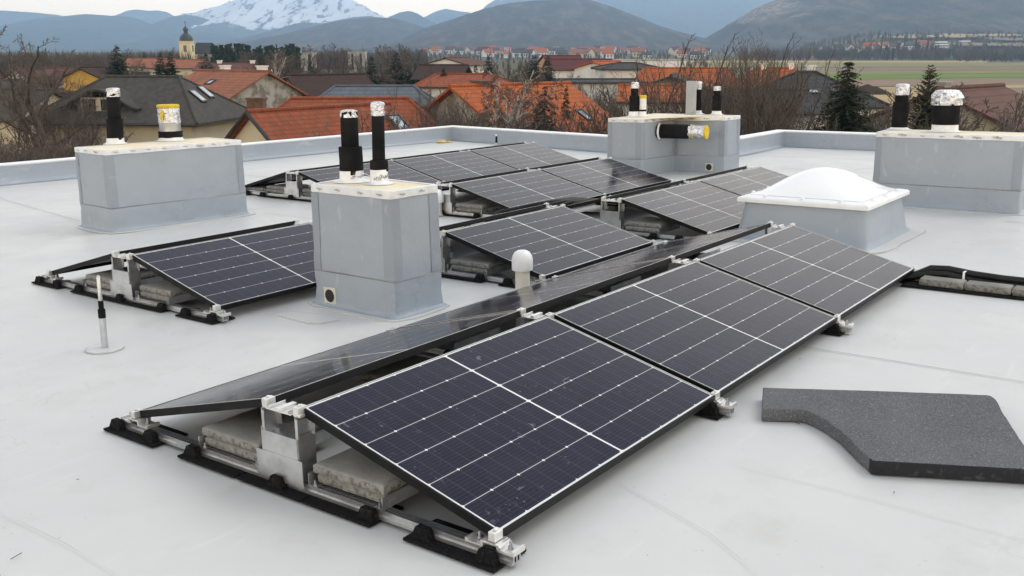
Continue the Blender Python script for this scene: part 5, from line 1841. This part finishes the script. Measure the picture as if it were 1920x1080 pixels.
class Twigs:
    def __init__(s): s.v, s.f = [], []

    def limb(s, pts, r0, r1, n):
        base = len(s.v); k = len(pts)
        d = pts[-1] - pts[0]
        u = d.cross(Vector((.3, .5, .2)))
        if u.length < 1e-5: u = Vector((1, 0, 0))
        u.normalize(); w = d.normalized().cross(u)
        for i, p in enumerate(pts):
            r = r0 + (r1 - r0) * i / (k - 1)
            for j in range(n):
                a = 6.28318 * j / n
                q = p + (u * math.cos(a) + w * math.sin(a)) * r
                s.v.append((q.x, q.y, q.z))
        for i in range(k - 1):
            for j in range(n):
                a, b = base + i * n + j, base + i * n + (j + 1) % n
                s.f.append((a, b, b + n, a + n))

    def mesh(s, name, mat, parent):
        me = bpy.data.meshes.new(name)
        me.from_pydata(s.v, [], s.f)
        me.materials.append(mat)
        me.polygons.foreach_set('use_smooth', [True] * len(me.polygons))
        o = link(bpy.data.objects.new(name, me)); o.parent = parent
        return o


def grow(tr, tw, r, p, d, L, rad, lvl, top, P):
    """one branch and its side branches"""
    segs = P['segs'][min(lvl, len(P['segs']) - 1)]
    pts = [p.copy()]
    q = p.copy(); dd = d.normalized()
    for i in range(segs):
        j = P['wob'] * (1 + .5 * lvl)
        dd = (dd + Vector((r.gauss(0, j), r.gauss(0, j), r.gauss(0, j) + P['up'][min(lvl, len(P['up']) - 1)]))).normalized()
        q = q + dd * (L / segs)
        pts.append(q.copy())
    tgt = tr if lvl <= P['tl'] else tw
    tgt.limb(pts, rad, max(rad * P['taper'], P['rmin']), (8 if lvl == 0 else 5) if lvl <= P['tl'] else (4 if lvl < top else 3))
    if lvl >= top: return
    nb = P['nb'][min(lvl, len(P['nb']) - 1)]
    nb = max(2, int(round(nb * r.uniform(.8, 1.2))))
    t0 = P['t0'][min(lvl, len(P['t0']) - 1)]
    az = r.random() * 6.28
    for b in range(nb):
        t = t0 + (1 - t0) * ((b + r.random() * .8) / nb)
        t = min(t, .999)
        k = t * segs; i = min(int(k), segs - 1)
        bp = pts[i].lerp(pts[i + 1], k - i)
        bd = (pts[i + 1] - pts[i]).normalized()
        az += 2.4 + r.gauss(0, .4)
        u = bd.cross(Vector((0, 0, 1)))
        if u.length < .1: u = Vector((1, 0, 0))
        u.normalize(); w = bd.cross(u)
        an = math.radians(r.uniform(*P['ang']))
        nd = bd * math.cos(an) + (u * math.cos(az) + w * math.sin(az)) * math.sin(an)
        ll = L * P['len'][min(lvl, len(P['len']) - 1)] * (1 - .55 * t if lvl > 0 else 1 - .35 * t) * r.uniform(.75, 1.2)
        rr = max(rad * (1 - t * (1 - P['taper'])) * P['rr'], P['rmin'])
        grow(tr, tw, r, bp, nd, ll, rr, lvl + 1, top, P)


STD = dict(segs=(6, 5, 4, 3, 3), wob=.10, up=(.02, .10, .07, .04, .03), taper=.45, rmin=.007, tl=1, nb=(9, 6, 6, 5, 4), t0=(.28, .25, .2, .2, .2), ang=(28, 58), len=(.62, .55, .5, .5, .5), rr=.55)


def bare_tree(name, seed, H, mats, top=4, **kw):
    P = dict(STD); P.update(kw)
    r = random.Random(seed)
    root = thing(name, "x", "tree")
    tr, tw = Twigs(), Twigs()
    trunks = P.get('stems', 1)
    for s in range(trunks):
        a = 6.28 * s / trunks + r.random()
        d = Vector((math.cos(a) * P.get('splay', 0), math.sin(a) * P.get('splay', 0), 1))
        grow(tr, tw, r, Vector((math.cos(a) * .12 * (trunks > 1), math.sin(a) * .12 * (trunks > 1), -.2)), d, H * P.get('tf', .62) * r.uniform(.85, 1.1), H * P.get('tr', .022), 0, top, P)
    # scale to the asked height
    zm = max(v[2] for v in tw.v)
    k = H / zm
    for t in (tr, tw): t.v = [(v[0] * k, v[1] * k, v[2] * k) for v in t.v]
    tr.mesh("trunk", mats[0], root); tw.mesh("crown", mats[1], root)
    return root


def conifer(name, seed, H, R, mat, layers=34, per=9, spray=.30, droop=.30, gap=.06, core=True, shape=.85):
    r = random.Random(seed)
    root = thing(name, "x", "tree")
    tr = Twigs()
    tr.limb([Vector((0, 0, -.2)), Vector((0, 0, H * .5)), Vector((0, 0, H * .97))], H * .018, .02, 8)
    vs, fs = [], []
    for l in range(layers):
        t = (l + r.random() * .6) / layers
        z = H * (gap + (1 - gap) * t ** .95)
        rad = R * ((1 - t) ** shape) * r.uniform(.85, 1.08) + .012 * R
        n = max(4, int(per * (1 - t * .5)))
        a0 = r.random() * 6.28
        for b in range(n):
            a = a0 + 6.28 * b / n + r.gauss(0, .22)
            tz = min(.99, max(0, t + r.uniform(-.8, .8) / layers)); z = H * (gap + (1 - gap) * tz ** .95)
            rad = R * ((1 - tz) ** shape) + .012 * R
            Lb = rad * r.uniform(.66, 1.18)
            dirv = Vector((math.cos(a), math.sin(a), 0))
            m_ = max(3, int(Lb / spray * 2.6))
            tr.limb([Vector((0, 0, z)), dirv * Lb * .6 + Vector((0, 0, z - droop * Lb * .35)), dirv * Lb + Vector((0, 0, z - droop * Lb * .6))], .02 + .004 * Lb, .008, 3)
            for k in range(m_):
                f = (k + .6 + r.random() * .5) / m_
                p = dirv * (Lb * f) + Vector((0, 0, z - droop * Lb * (f * 1.05 - .35 * f * f * f)))
                sd = Vector((-dirv.y, dirv.x, 0))
                for s in (-1, 1, 0):
                    sl_ = spray * r.uniform(.6, 1.25) * (1.15 - .45 * f) * (.30 + .70 * min(1, (1 - t) * 2.2))
                    d = (dirv * r.uniform(.35, .9) + sd * s * r.uniform(.5, 1.0) + Vector((0, 0, r.uniform(-.45, .18)))).normalized()
                    wv = d.cross(Vector((r.gauss(0, .6), r.gauss(0, .6), 1))).normalized() * sl_ * r.uniform(.18, .30)
                    b0 = len(vs)
                    e = p + d * sl_
                    mid_ = p + d * sl_ * .5 + Vector((0, 0, -.03 * sl_))
                    vs += [tuple(p), tuple(mid_ + wv), tuple(e), tuple(mid_ - wv)]
                    fs.append((b0, b0 + 1, b0 + 2, b0 + 3))
    b0 = len(vs)
    tr.mesh("trunk", BARKD, root)
    me = bpy.data.meshes.new("crown"); me.from_pydata(vs, [], fs); me.materials.append(mat)
    o = link(bpy.data.objects.new("crown", me)); o.parent = root
    return root


def leafy_bush(name, seed, R, H, mat, n=1400, leaf=.12):
    r = random.Random(seed)
    root = thing(name, "x", "bush")
    vs, fs = [], []
    cl = [(Vector((r.uniform(-.7, .7) * R, r.uniform(-.7, .7) * R, r.uniform(.25, .8) * H)), r.uniform(.3, .5) * min(R, H)) for _ in range(11)]
    for k in range(n):
        c, rr = r.choice(cl)
        d = Vector((r.gauss(0, 1), r.gauss(0, 1), r.gauss(0, 1))).normalized()
        p = c + d * rr * r.uniform(.55, 1.05)
        a = Vector((r.gauss(0, 1), r.gauss(0, 1), r.gauss(0, 1))).normalized(); b = a.cross(d + Vector((.01, 0, 0))).normalized()
        l = leaf * r.uniform(.6, 1.4); b0 = len(vs)
        vs += [tuple(p - a * l), tuple(p + b * l * .5), tuple(p + a * l), tuple(p - b * l * .5)]
        fs.append((b0, b0 + 1, b0 + 2, b0 + 3))
    me = bpy.data.meshes.new("foliage"); me.from_pydata(vs, [], fs); me.materials.append(mat)
    o = link(bpy.data.objects.new("foliage", me)); o.parent = root
    tr = Twigs()
    for c, rr in cl: tr.limb([Vector((0, 0, -.1)), c * .6, c], .05, .015, 4)
    tr.mesh("stem", BARKD, root)
    return root


class Kind:
    def __init__(s, root): s.root, s.tab, s.used = root, child_table(root), False

    def put(s, x, y, rot, sc, label, cat, group=None, z=0.0, scz=None):
        if s.used: o = copy_tree(s.root, None, s.tab)
        else: o = s.root; s.used = True
        o.location = (x, y, z); o.rotation_euler = (0, 0, rot)
        o.scale = (sc, sc, scz or sc)
        tag(o, label, cat, group)
        return o


rt = random.Random(5)
# --- single trees one can pick out
big = Kind(bare_tree("bare_tree", 3, 9.5, (BARK, TWIG), top=4, nb=(8, 7, 6, 6, 4), t0=(.35, .25, .2, .2), ang=(25, 60), up=(.01, .06, .04, .02), tr=.019, tf=.55, wob=.13, rr=.5, rmin=.006))
p = at(98, 150, 55); big.put(p.x, 55, .6, 1.16, "big spreading bare tree with thick trunk before the left houses", "tree")

birch = Kind(bare_tree("birch_tree", 14, 9, (BIRCH, TWIGR), top=4, nb=(9, 7, 7, 6), t0=(.22, .25, .2, .15), ang=(18, 42), up=(.03, .05, -.10, -.24, -.3), len=(.55, .55, .6, .62), tr=.017, tl=2, segs=(6, 5, 5, 5), wob=.09))
p = at(958, 150, 44); birch.put(p.x, 44, .3, .90, "pale barked birch with drooping reddish twigs behind the parapet", "tree")
p = at(930, 150, 47); birch.put(p.x, 47, 2.2, .80, "smaller pale birch left of the drooping birch", "tree")
p = at(232, 150, 95); birch.put(p.x - 0, 95, 1.0, .6, "young bare tree left of the mossy roof's ridge", "tree")
p = at(505, 150, 100); birch.put(p.x, 100, 1.4, .98, "two stemmed pale bare tree above the ivied gable", "tree")

# tall thin twigged trees behind the L shaped shaft
UPR = dict(nb=(9, 6, 5, 4), t0=(.15, .2, .2, .2), ang=(18, 42), up=(.03, .20, .16, .10), tr=.0085, len=(.62, .60, .55, .5), rmin=.0045, wob=.10, rr=.5)
tall1 = Kind(bare_tree("bare_tree", 31, 8.5, (BARKD, BARKD), top=3, **dict(UPR, tr=.011)))
tall2 = Kind(bare_tree("bare_tree", 32, 8.5, (BARKD, TWIG), top=3, stems=3, splay=.35, **UPR))
tall3 = Kind(bare_tree("bare_tree", 33, 8.5, (BARKD, TWIG), top=3, stems=5, splay=.32, **UPR))


def stand(kind, px, top, Y, label, group=None, cat="tree", H0=8.5):
    p = at(px, top, Y)
    z = max(1.5, p.z)
    return kind.put(p.x, Y, rt.random() * 6.28, z / H0 * rt.uniform(.97, 1.06), label, cat, group, scz=z / H0)


stand(tall1, 1172, 62, 34, "sparse dark bare tree with open crown left of the first vent pipe")
stand(tall2, 1215, 78, 37, "dark bare tree right behind the yellow capped pipe")
stand(tall1, 1278, 58, 33, "tall bare tree rising behind the flat grey upstand of the L shaped shaft")
for k, (px, tp, Y, kd, lb) in enumerate(((1335, 66, 36, tall3, "bare many stemmed tree right of the rear shaft's flat upstand"), (1372, 60, 34, tall3, "bare many stemmed tree behind the rear shaft's right edge"), (1408, 52, 36, tall3, "tallest of the bare bushy trees between rear shaft and spruce"),
                        (1448, 64, 37, tall3, "bare bushy tree in front of the orange hipped roof"), (1470, 92, 40, tall1, "bare tree in front of the anthracite roof"), (1318, 80, 40, tall2, "bare tree with thin upright branches left of the upright grey sheet"), (1362, 74, 42, tall3, "slender bare tree deep behind the rear shaft's right pipe"), (1425, 58, 40, tall1, "slender bare tree reaching above the hill's rocky patch"), 
                        (1440, 150, 30, tall2, "low slanting bare bush close behind the parapet corner"), (1350, 95, 45, tall2, "thin bare tree deep behind the rear shaft"), (1235, 130, 46, tall3, "bare bush beside the small orange roofed cottage"), (1130, 150, 42, tall3, "bare bush at the right end of the bright orange roof"))):
    stand(kd, px, tp, Y, lb, "bare trees behind the rear shaft")

spr = Kind(conifer("spruce_tree", 5, 11, 4.0, NEEDLE, 64, 22, .40, .34, shape=.80))
p = at(1592, 112, 31); spr.put(p.x, 31, .4, p.z / 11, "big dark green spruce at right behind the parapet", "tree", scz=p.z / 11)
thu = Kind(conifer("cypress_tree", 6, 8.5, 1.5, NEEDLEO, 56, 12, .32, -.7, .12, shape=.6))
p = at(1746, 121, 41); thu.put(p.x, 41, .4, p.z / 8.5 * .92, "narrow olive green cypress behind the right shaft", "tree", scz=p.z / 8.5)
blu = Kind(conifer("weeping_spruce", 8, 7.2, 1.9, NEEDLEB, 38, 11, .36, .95, .05, shape=.65))
p = at(1022, 160, 43); blu.put(p.x, 43, .2, p.z / 7.2, "blue grey weeping spruce before the bright orange roof", "tree", scz=p.z / 7.2)
far = [Kind(conifer("spruce_tree", 40 + k, 10, (3.2, 2.7, 3.6)[k], NEEDLE, 34, 13, .62, (.35, .3, .1)[k], .08)) for k in range(3)]
for (px, tp, Y, k, sc, lb) in ((218, 83, 120, 0, 1.1, "tall spruce right of the ochre house"), (300, 97, 150, 2, .9, "broad dark pine left of the church"), (318, 95, 152, 2, .8, "dark pine beside another one left of the church"), (385, 98, 145, 0, 1.2, "dark spruce in front of the church nave"),
                               (270, 96, 260, 1, 1, "small distant spruce left of the dark pines"), (490, 92, 170, 2, .8, "dark pine above the ivied gable"), (696, 103, 125, 0, 1.0, "ragged spruce above the blue grey roof's left"), (743, 96, 140, 0, 1.1, "tallest spruce in the middle of the town"),
                               (766, 119, 135, 1, .8, "small spruce right of the tallest one, nearer of two"), (779, 117, 138, 1, .8, "small spruce at the right end of the central spruce group"), (582, 115, 140, 2, .9, "low dark pine above the brown roofed house"), (832, 126, 100, 1, 1, "dark spruce left of the orange roofed white house"), (892, 120, 120, 1, .9, "blue green spruce behind the birch, left one"),
                               (916, 103, 150, 0, 1, "spruce behind the birch, taller right one"), (1002, 100, 140, 0, 1.15, "dark spruce left of two above the bright orange roof"), (1027, 101, 142, 2, .8, "dark pine right of two above the bright orange roof"), (1062, 158, 58, 1, .5, "little spruce at the bright orange roof's ridge")):
    p = at(px, tp, Y)
    far[k].put(p.x, Y, rt.random() * 6, p.z / 10 * sc, lb, "tree", "dark conifers in the town", scz=p.z / 10)

# --- crowds of bare trees
mid = [Kind(bare_tree("bare_tree", 60 + k, 9, (BARK, (TWIG, TWIGR, TWIGG)[k % 3]), top=4, nb=(8, 6, 5, 5), tr=.02, rmin=.016, segs=(4, 3, 3, 2), ang=(25, 55))) for k in range(4)]
shr = [Kind(bare_tree("shrub", 80 + k, 3.2, (BARKD, (TWIGR, TWIG, TWIGG, TWIGY)[k]), top=3, stems=9, splay=.55, tf=.8, nb=(7, 6, 5), tr=.008, rmin=.008, segs=(4, 3, 3), ang=(20, 50), t0=(.15, .2, .2))) for k in range(4)]
ever = Kind(leafy_bush("evergreen_bush", 3, 1.8, 2.2, HEDGE, 1800, .11))
MARKS = [(0, "the left houses"), (130, "the mossy roof's left end"), (260, "the mossy roof"), (400, "the ivied gable"), (540, "the brown roofed house"), (680, "the blue grey roof"), (790, "the gabled brown house"), (900, "the birch"), (1050, "the bright orange roof"), (1180, "the white two storey house"), (1330, "the rear shaft"), (1480, "the anthracite roof"), (1620, "the big spruce"), (1760, "the cypress"), (1880, "the right edge's brown roof")]


def mark(px): return min(MARKS, key=lambda m_: abs(m_[0] - px))[1]


OCC = [(268, 70, 7), (474, 48, 7), (655, 57, 7), (415, 92, 8), (612, 105, 6), (715, 72, 6), (962, 60, 7), (1512, 62, 5), (1815, 52, 6), (872, 100, 5), (832, 125, 5), (1285, 105, 7), (1175, 120, 5), (1452, 88, 5), (88, 84, 5), (-10, 78, 6)]


def free(x, y):
    for (px, Y, r_) in OCC:
        if abs(y - Y) < r_ and abs(x - at(px, 150, Y).x) < r_: return False
    return True


nt_ = 0
for (x0, x1, Y0, Y1, cnt, hs0, hs1, wd) in ((-60, 260, 95, 260, 46, .55, .95, "bare brown tree in the thicket behind "), (200, 560, 110, 280, 22, .5, .9, "bare brown tree behind "), (440, 800, 110, 330, 40, .6, 1.15, "bare grey brown tree behind "),
                                     (780, 1120, 95, 210, 30, .45, .8, "bare brown tree beyond "), (1100, 1330, 110, 230, 14, .4, .7, "bare tree further back near ")):
    for k in range(cnt):
        Y = Y0 * (Y1 / Y0) ** rt.random(); px = rt.uniform(x0, x1); p = at(px, 150, Y)
        if not free(p.x, Y): continue
        sc = rt.uniform(hs0, hs1)
        kk = rt.randrange(4)
        mid[kk].put(p.x, Y, rt.random() * 6.28, sc, wd + mark(px), "tree", wd.strip() + " " + mark(px), scz=sc * rt.uniform(.85, 1.1))
# the tallest bare trees on the centre skyline
for (px, tp, Y, lb) in ((635, 78, 200, "round crowned bare tree on the skyline between two grey blocks"), (602, 84, 210, "bare tree right of the grey beige factory block"), (715, 82, 230, "wide bare tree on the skyline behind the tallest spruce's left"), (752, 80, 240, "wide bare tree on the skyline behind the tallest spruce"), (458, 88, 260, "thin bare poplar right of the church"), (240, 90, 300, "thin bare tree between spruce and church"), (20, 96, 170, "bare tree at the far left skyline"), (330, 88, 280, "bare tree just left of the church tower"), (128, 92, 180, "rounded bare tree on the skyline behind the ochre house"), (150, 98, 190, "bare tree on the skyline left of the tall spruce")):
    p = at(px, tp, Y); mid[rt.randrange(4)].put(p.x, Y, rt.random() * 6, p.z / 9, lb, "tree", "tall bare trees on the town skyline", scz=p.z / 9)
for (px, tp, Y, kd, lb) in ((838, 138, 50, tall2, "grey bare tree before the right end of the blue grey roof"), (802, 168, 47, tall3, "bushy bare tree right of the long orange roof"), (868, 158, 48, tall3, "bushy bare tree left of the bright orange roof's gable"), (780, 150, 66, tall1, "thin bare tree behind the long orange roof's right end"),
                        (15, 118, 62, tall2, "bare tree over the dark roof at the left edge"), (60, 112, 66, tall3, "bushy bare tree behind the big bare tree"), (132, 128, 64, tall2, "bare tree before the ochre yellow house"), (150, 165, 58, tall3, "bushy bare tree at the mossy roof's left eave"), (560, 120, 112, tall2, "bare tree above the brown roofed house"), (1000, 122, 80, tall3, "bushy bare tree behind the bright orange roof's ridge"), (1105, 128, 78, tall3, "bushy bare tree between the bright orange roof and the white garage")):
    stand(kd, px, tp, Y, lb, "bare trees among the nearer houses")
# shrubs close behind the parapet
for (x0, x1, Y0, Y1, cnt, t0_, t1_, kinds, wd) in ((-40, 250, 34, 58, 44, 238, 292, (0, 1, 1, 2), "brown bare shrub in the thicket before "), (780, 1140, 38, 60, 46, 185, 245, (0, 0, 1, 2), "brown bare shrub before "), (1140, 1400, 36, 60, 11, 185, 240, (1, 2, 3, 0), "bare shrub near "), (1650, 1900, 36, 48, 9, 208, 242, (3, 2, 3, 1), "ochre bare shrub by "),
                                            (60, 460, 76, 110, 20, 150, 215, (0, 1, 2, 1), "bare shrub further back near "), (740, 1250, 66, 120, 60, 135, 200, (0, 1, 2, 3), "brown shrub between the houses near ")):
    for k in range(cnt):
        Y = rt.uniform(Y0, Y1); px = rt.uniform(x0, x1); tp = rt.uniform(t0_, t1_); p = at(px, tp, Y)
        if not free(p.x, Y): continue
        sz = max(1.2, p.z) / 3.2
        shr[rt.choice(kinds)].put(p.x, Y, rt.random() * 6.28, sz * rt.uniform(.75, 1.0), wd + mark(px), "shrub", wd.strip() + " " + mark(px), scz=sz)
for (px, tp, Y, lb) in ((1700, 170, 40, "large tangled bare shrub left of the narrow cypress"), (1722, 150, 43, "tall tangled bare shrub behind the narrow cypress"), (1770, 175, 42, "tangled bare shrub before the brown roof at right")):
    stand(shr[2], px, tp, Y, lb, "tangled shrubs by the cypress", "shrub", 3.2)
for (px, Y, s, lb) in ((25, 62, 1.0, "dark evergreen bush below the left house's windows"), (45, 64, .8, "smaller dark evergreen bush beside the left house's garage"), (905, 38, 1.0, "dark evergreen bush at the foot of the birch"), (1035, 42, .8, "dark evergreen bush under the weeping spruce"), (700, 120, 1.3, "dark evergreen bush under the ragged spruce"), (1010, 120, 1.6, "dark evergreen bush under the two dark conifers"), (1650, 46, .8, "dark evergreen bush right of the big spruce")):
    p = at(px, 200, Y); ever.put(p.x, Y, rt.random() * 6, s, lb, "bush", "dark evergreen bushes")

# far woods that read as one mass
def wood(name, spots, mat, seed, sc=(6, 12), twig=26, conif=False):
    r = random.Random(seed)
    vs, fs = [], []
    for (x, y, z) in spots:
        H = r.uniform(*sc); R = H * r.uniform(.22, .38) * (.55 if conif else 1)
        for k in range(twig):
            a = r.random() * 6.28
            if conif:
                t = r.random(); rr = R * (1 - t) * r.uniform(.5, 1.1) + .1
                b = Vector((x, y, z + H * t)); e = b + Vector((math.cos(a) * rr, math.sin(a) * rr, -.10 * H))
                w = Vector((-math.sin(a), math.cos(a), .2)) * (.09 * H)
            else:
                b = Vector((x + r.gauss(0, .06) * H, y + r.gauss(0, .06) * H, z + H * r.uniform(.05, .45)))
                e = Vector((x + math.cos(a) * R * r.random() ** .5, y + math.sin(a) * R * r.random() ** .5, z + H * r.uniform(.55, 1.0)))
                w = Vector((-math.sin(a), math.cos(a), 0)) * (.022 * H)
            b0 = len(vs)
            vs += [tuple(b - w), tuple(b + w), tuple(e)]; fs.append((b0, b0 + 1, b0 + 2))
        b0 = len(vs)
        vs += [(x - .02 * H, y, z - 1), (x + .02 * H, y, z - 1), (x, y, z + H * .9)]; fs.append((b0, b0 + 1, b0 + 2))
    me = bpy.data.meshes.new(name); me.from_pydata(vs, [], fs); me.materials.append(mat)
    tag(link(bpy.data.objects.new(name, me)), kind='stuff')


def spots(x0, x1, Y0, Y1, n, seed):
    r = random.Random(seed); o = []
    for k in range(n):
        Y = r.uniform(Y0, Y1); px = r.uniform(x0, x1); p = at(px, 100, Y)
        o.append((p.x, Y, gz(p.x, Y)))
    return o


WFAR = plain("far_bare_wood", (0.085, 0.070, 0.058), (0.12, 0.098, 0.078), .05, .95, spec=.1)
WFAR2 = plain("far_greyish_wood", (0.115, 0.098, 0.085), (0.085, 0.075, 0.068), .05, .95, spec=.1)
wood("far_wood", spots(-80, 560, 330, 700, 420, 1), WFAR, 1, (6, 11))
wood("far_wood", spots(-60, 330, 240, 420, 190, 2), WFAR, 2, (6, 10), 40)
wood("far_wood", spots(560, 800, 420, 800, 260, 3), WFAR2, 3, (6, 12))
wood("conifer_wood", spots(398, 560, 300, 420, 80, 4), NEEDLE, 4, (8, 11.5), 70, True)
wood("far_wood", spots(780, 1340, 900, 1700, 420, 5), WFAR2, 5, (5, 10))
wood("far_wood", spots(1390, 1960, 985, 1050, 330, 6), WFAR2, 6, (9, 16), 34)
wood("far_wood", spots(1500, 2000, 1050, 1700, 700, 7), WFAR, 7, (6, 13))
wood("conifer_wood", spots(1630, 1760, 1000, 1400, 40, 8), NEEDLE, 8, (8, 14), 60, True)
wood("far_wood", spots(1800, 1960, 850, 960, 40, 9), WFAR2, 9, (8, 15), 40)
wood("far_wood", spots(800, 1340, 250, 700, 150, 10), WFAR, 10, (3, 6.5))
# terraces of vineyard and meadow on the slope under the right hill
for (px, Y, w_, d_, lab) in ((1690, 1470, 60, 70, 0), (1770, 1500, 90, 90, 0), (1850, 1540, 120, 80, 0), (1900, 1250, 150, 80, 1), (1940, 1400, 120, 90, 1), (1640, 1180, 40, 40, 0), (1590, 1120, 60, 40, 2)):
    p = at(px, 90, Y); m_ = MB(); n = 10
    m_.add([(p.x + (i / n - .5) * w_, Y + (j / n - .5) * d_, gz(p.x + (i / n - .5) * w_, Y + (j / n - .5) * d_) + 4.0 + .5 * math.sin(i)) for i in range(n + 1) for j in range(n + 1)], [(i * 11 + j, (i + 1) * 11 + j, (i + 1) * 11 + j + 1, i * 11 + j + 1) for i in range(n) for j in range(n)])
    tag(m_.build("hillside_field", (STRAW, BROWN, OLIVE)[lab], smooth=True), kind='structure')

# ------------------------------------------------------------------ cars
def car(label, px, Y, yaw, paint):
    p = at(px, 180, Y)
    t = thing("parked_car", label, "car", (p.x, Y, 0), math.radians(yaw), "parked cars in the town")
    b = MB()
    b.extr([(-2.1, .35), (2.1, .35), (2.15, .65), (2.05, .82), (1.1, .95), (.55, 1.40), (-1.25, 1.45), (-1.95, 1.0), (-2.15, .9)], -.85, .85)
    b.build("body", paint, t, bevel=.06)
    for s in (-1, 1):
        g = MB(); vs = [(1.0, s * .855, .97), (.52, s * .855, 1.34), (-1.2, s * .855, 1.38), (-1.75, s * .855, 1.0)]
        g.add(vs, [(0, 1, 2, 3)] if s < 0 else [(3, 2, 1, 0)]); g.build("side_window", GLASS, t)
    for (x, y) in ((1.35, .8), (1.35, -.8), (-1.35, .8), (-1.35, -.8)):
        w = MB(); w.tube([(x, y - .1, .32), (x, y + .1, .32)], .32, 14); w.build("wheel", GUTTER, t)
    return t


CARW = plain("white_car_paint", (.72, .73, .74), None, 1, .25)
CARG = plain("silver_car_paint", (.45, .47, .49), None, 1, .3, .4)
car("white car parked behind the bare trees left of the first vent pipe", 1124, 70, 20, CARW)
car("silver car parked under the mossy roofed house's carport", 172, 66, 10, CARG)
car("white car parked by the wine red roofed house", 1066, 140, 80, CARW)
car("pale car right of another one behind the bare branches", 1152, 74, 10, CARG)

# ------------------------------------------------------------------ garden walls, fence and lamp
def wallrun(name, label, cat, px0, px1, Y0, Y1, h, mat, th=.2):
    a, b = at(px0, 200, Y0), at(px1, 200, Y1)
    d = Vector((b.x - a.x, b.y - a.y, 0)); L_ = d.length
    m_ = MB(); m_.box(0, L_, -th / 2, th / 2, -.2, h); m_.box(0, L_, -th / 2 - .04, th / 2 + .04, h + .002, h + .08)
    o = m_.build(name, mat); o.location = (a.x, a.y, 0); o.rotation_euler = (0, 0, math.atan2(d.y, d.x))
    tag(o, label, cat); return o


wallrun("garden_wall", "pale garden wall behind the twigs right of the rear shaft", "wall", 1400, 1570, 50, 52, 1.5, W_WH)
wallrun("garden_wall", "white low wall before the white two storey house", "wall", 1085, 1215, 96, 98, 1.3, W_WH)
wallrun("garden_wall", "brick garden wall right of the big spruce", "wall", 1620, 1700, 58, 58, 1.8, BRICK)
wallrun("garden_wall", "white wall left of the small orange cottage", "wall", 1150, 1225, 66, 67, 1.4, W_WH)
p = at(1637, 189, 90)
t = thing("street_lamp", "street lamp with white globe in the stubble right of the spruce", "lamp", (p.x, 90, 0))
m_ = MB(); m_.tube([(0, 0, 0), (0, 0, p.z - .2)], .06, 8); m_.build("pole", GUTTER, t)
m_ = MB(); m_.lathe([(.05, 0), (.25, .12), (.3, .3), (.22, .48), (.02, .55)], 14, (0, 0, p.z - .2)); m_.build("lamp_globe", M['white_plastic'], t, smooth=True)

# ------------------------------------------------------------------ haze over the valley
m_ = MB(); m_.box(-9000, 9000, -500, 10100, -3.5, 720)
hz_ = m_.build("haze", None)
hm = bpy.data.materials.new("haze"); hm.use_nodes = True
hn, hl = hm.node_tree.nodes, hm.node_tree.links
hn.clear()
ho = hn.new("ShaderNodeOutputMaterial"); hv = hn.new("ShaderNodeVolumePrincipled")
hv.inputs['Color'].default_value = (0.485, 0.715, 1.0, 1)
hv.inputs['Density'].default_value = 0.000175
hv.inputs['Anisotropy'].default_value = 0.5
hl.new(hv.outputs[0], ho.inputs['Volume'])
hm.cycles.homogeneous_volume = True if hasattr(hm, 'cycles') and hasattr(hm.cycles, 'homogeneous_volume') else True
hz_.data.materials.clear(); hz_.data.materials.append(hm)
tag(hz_, kind='stuff')

# ------------------------------------------------------------------ lay everything of the roof into the world
for o in ROOF:
    o.matrix_basis = T_ROOF @ o.matrix_basis
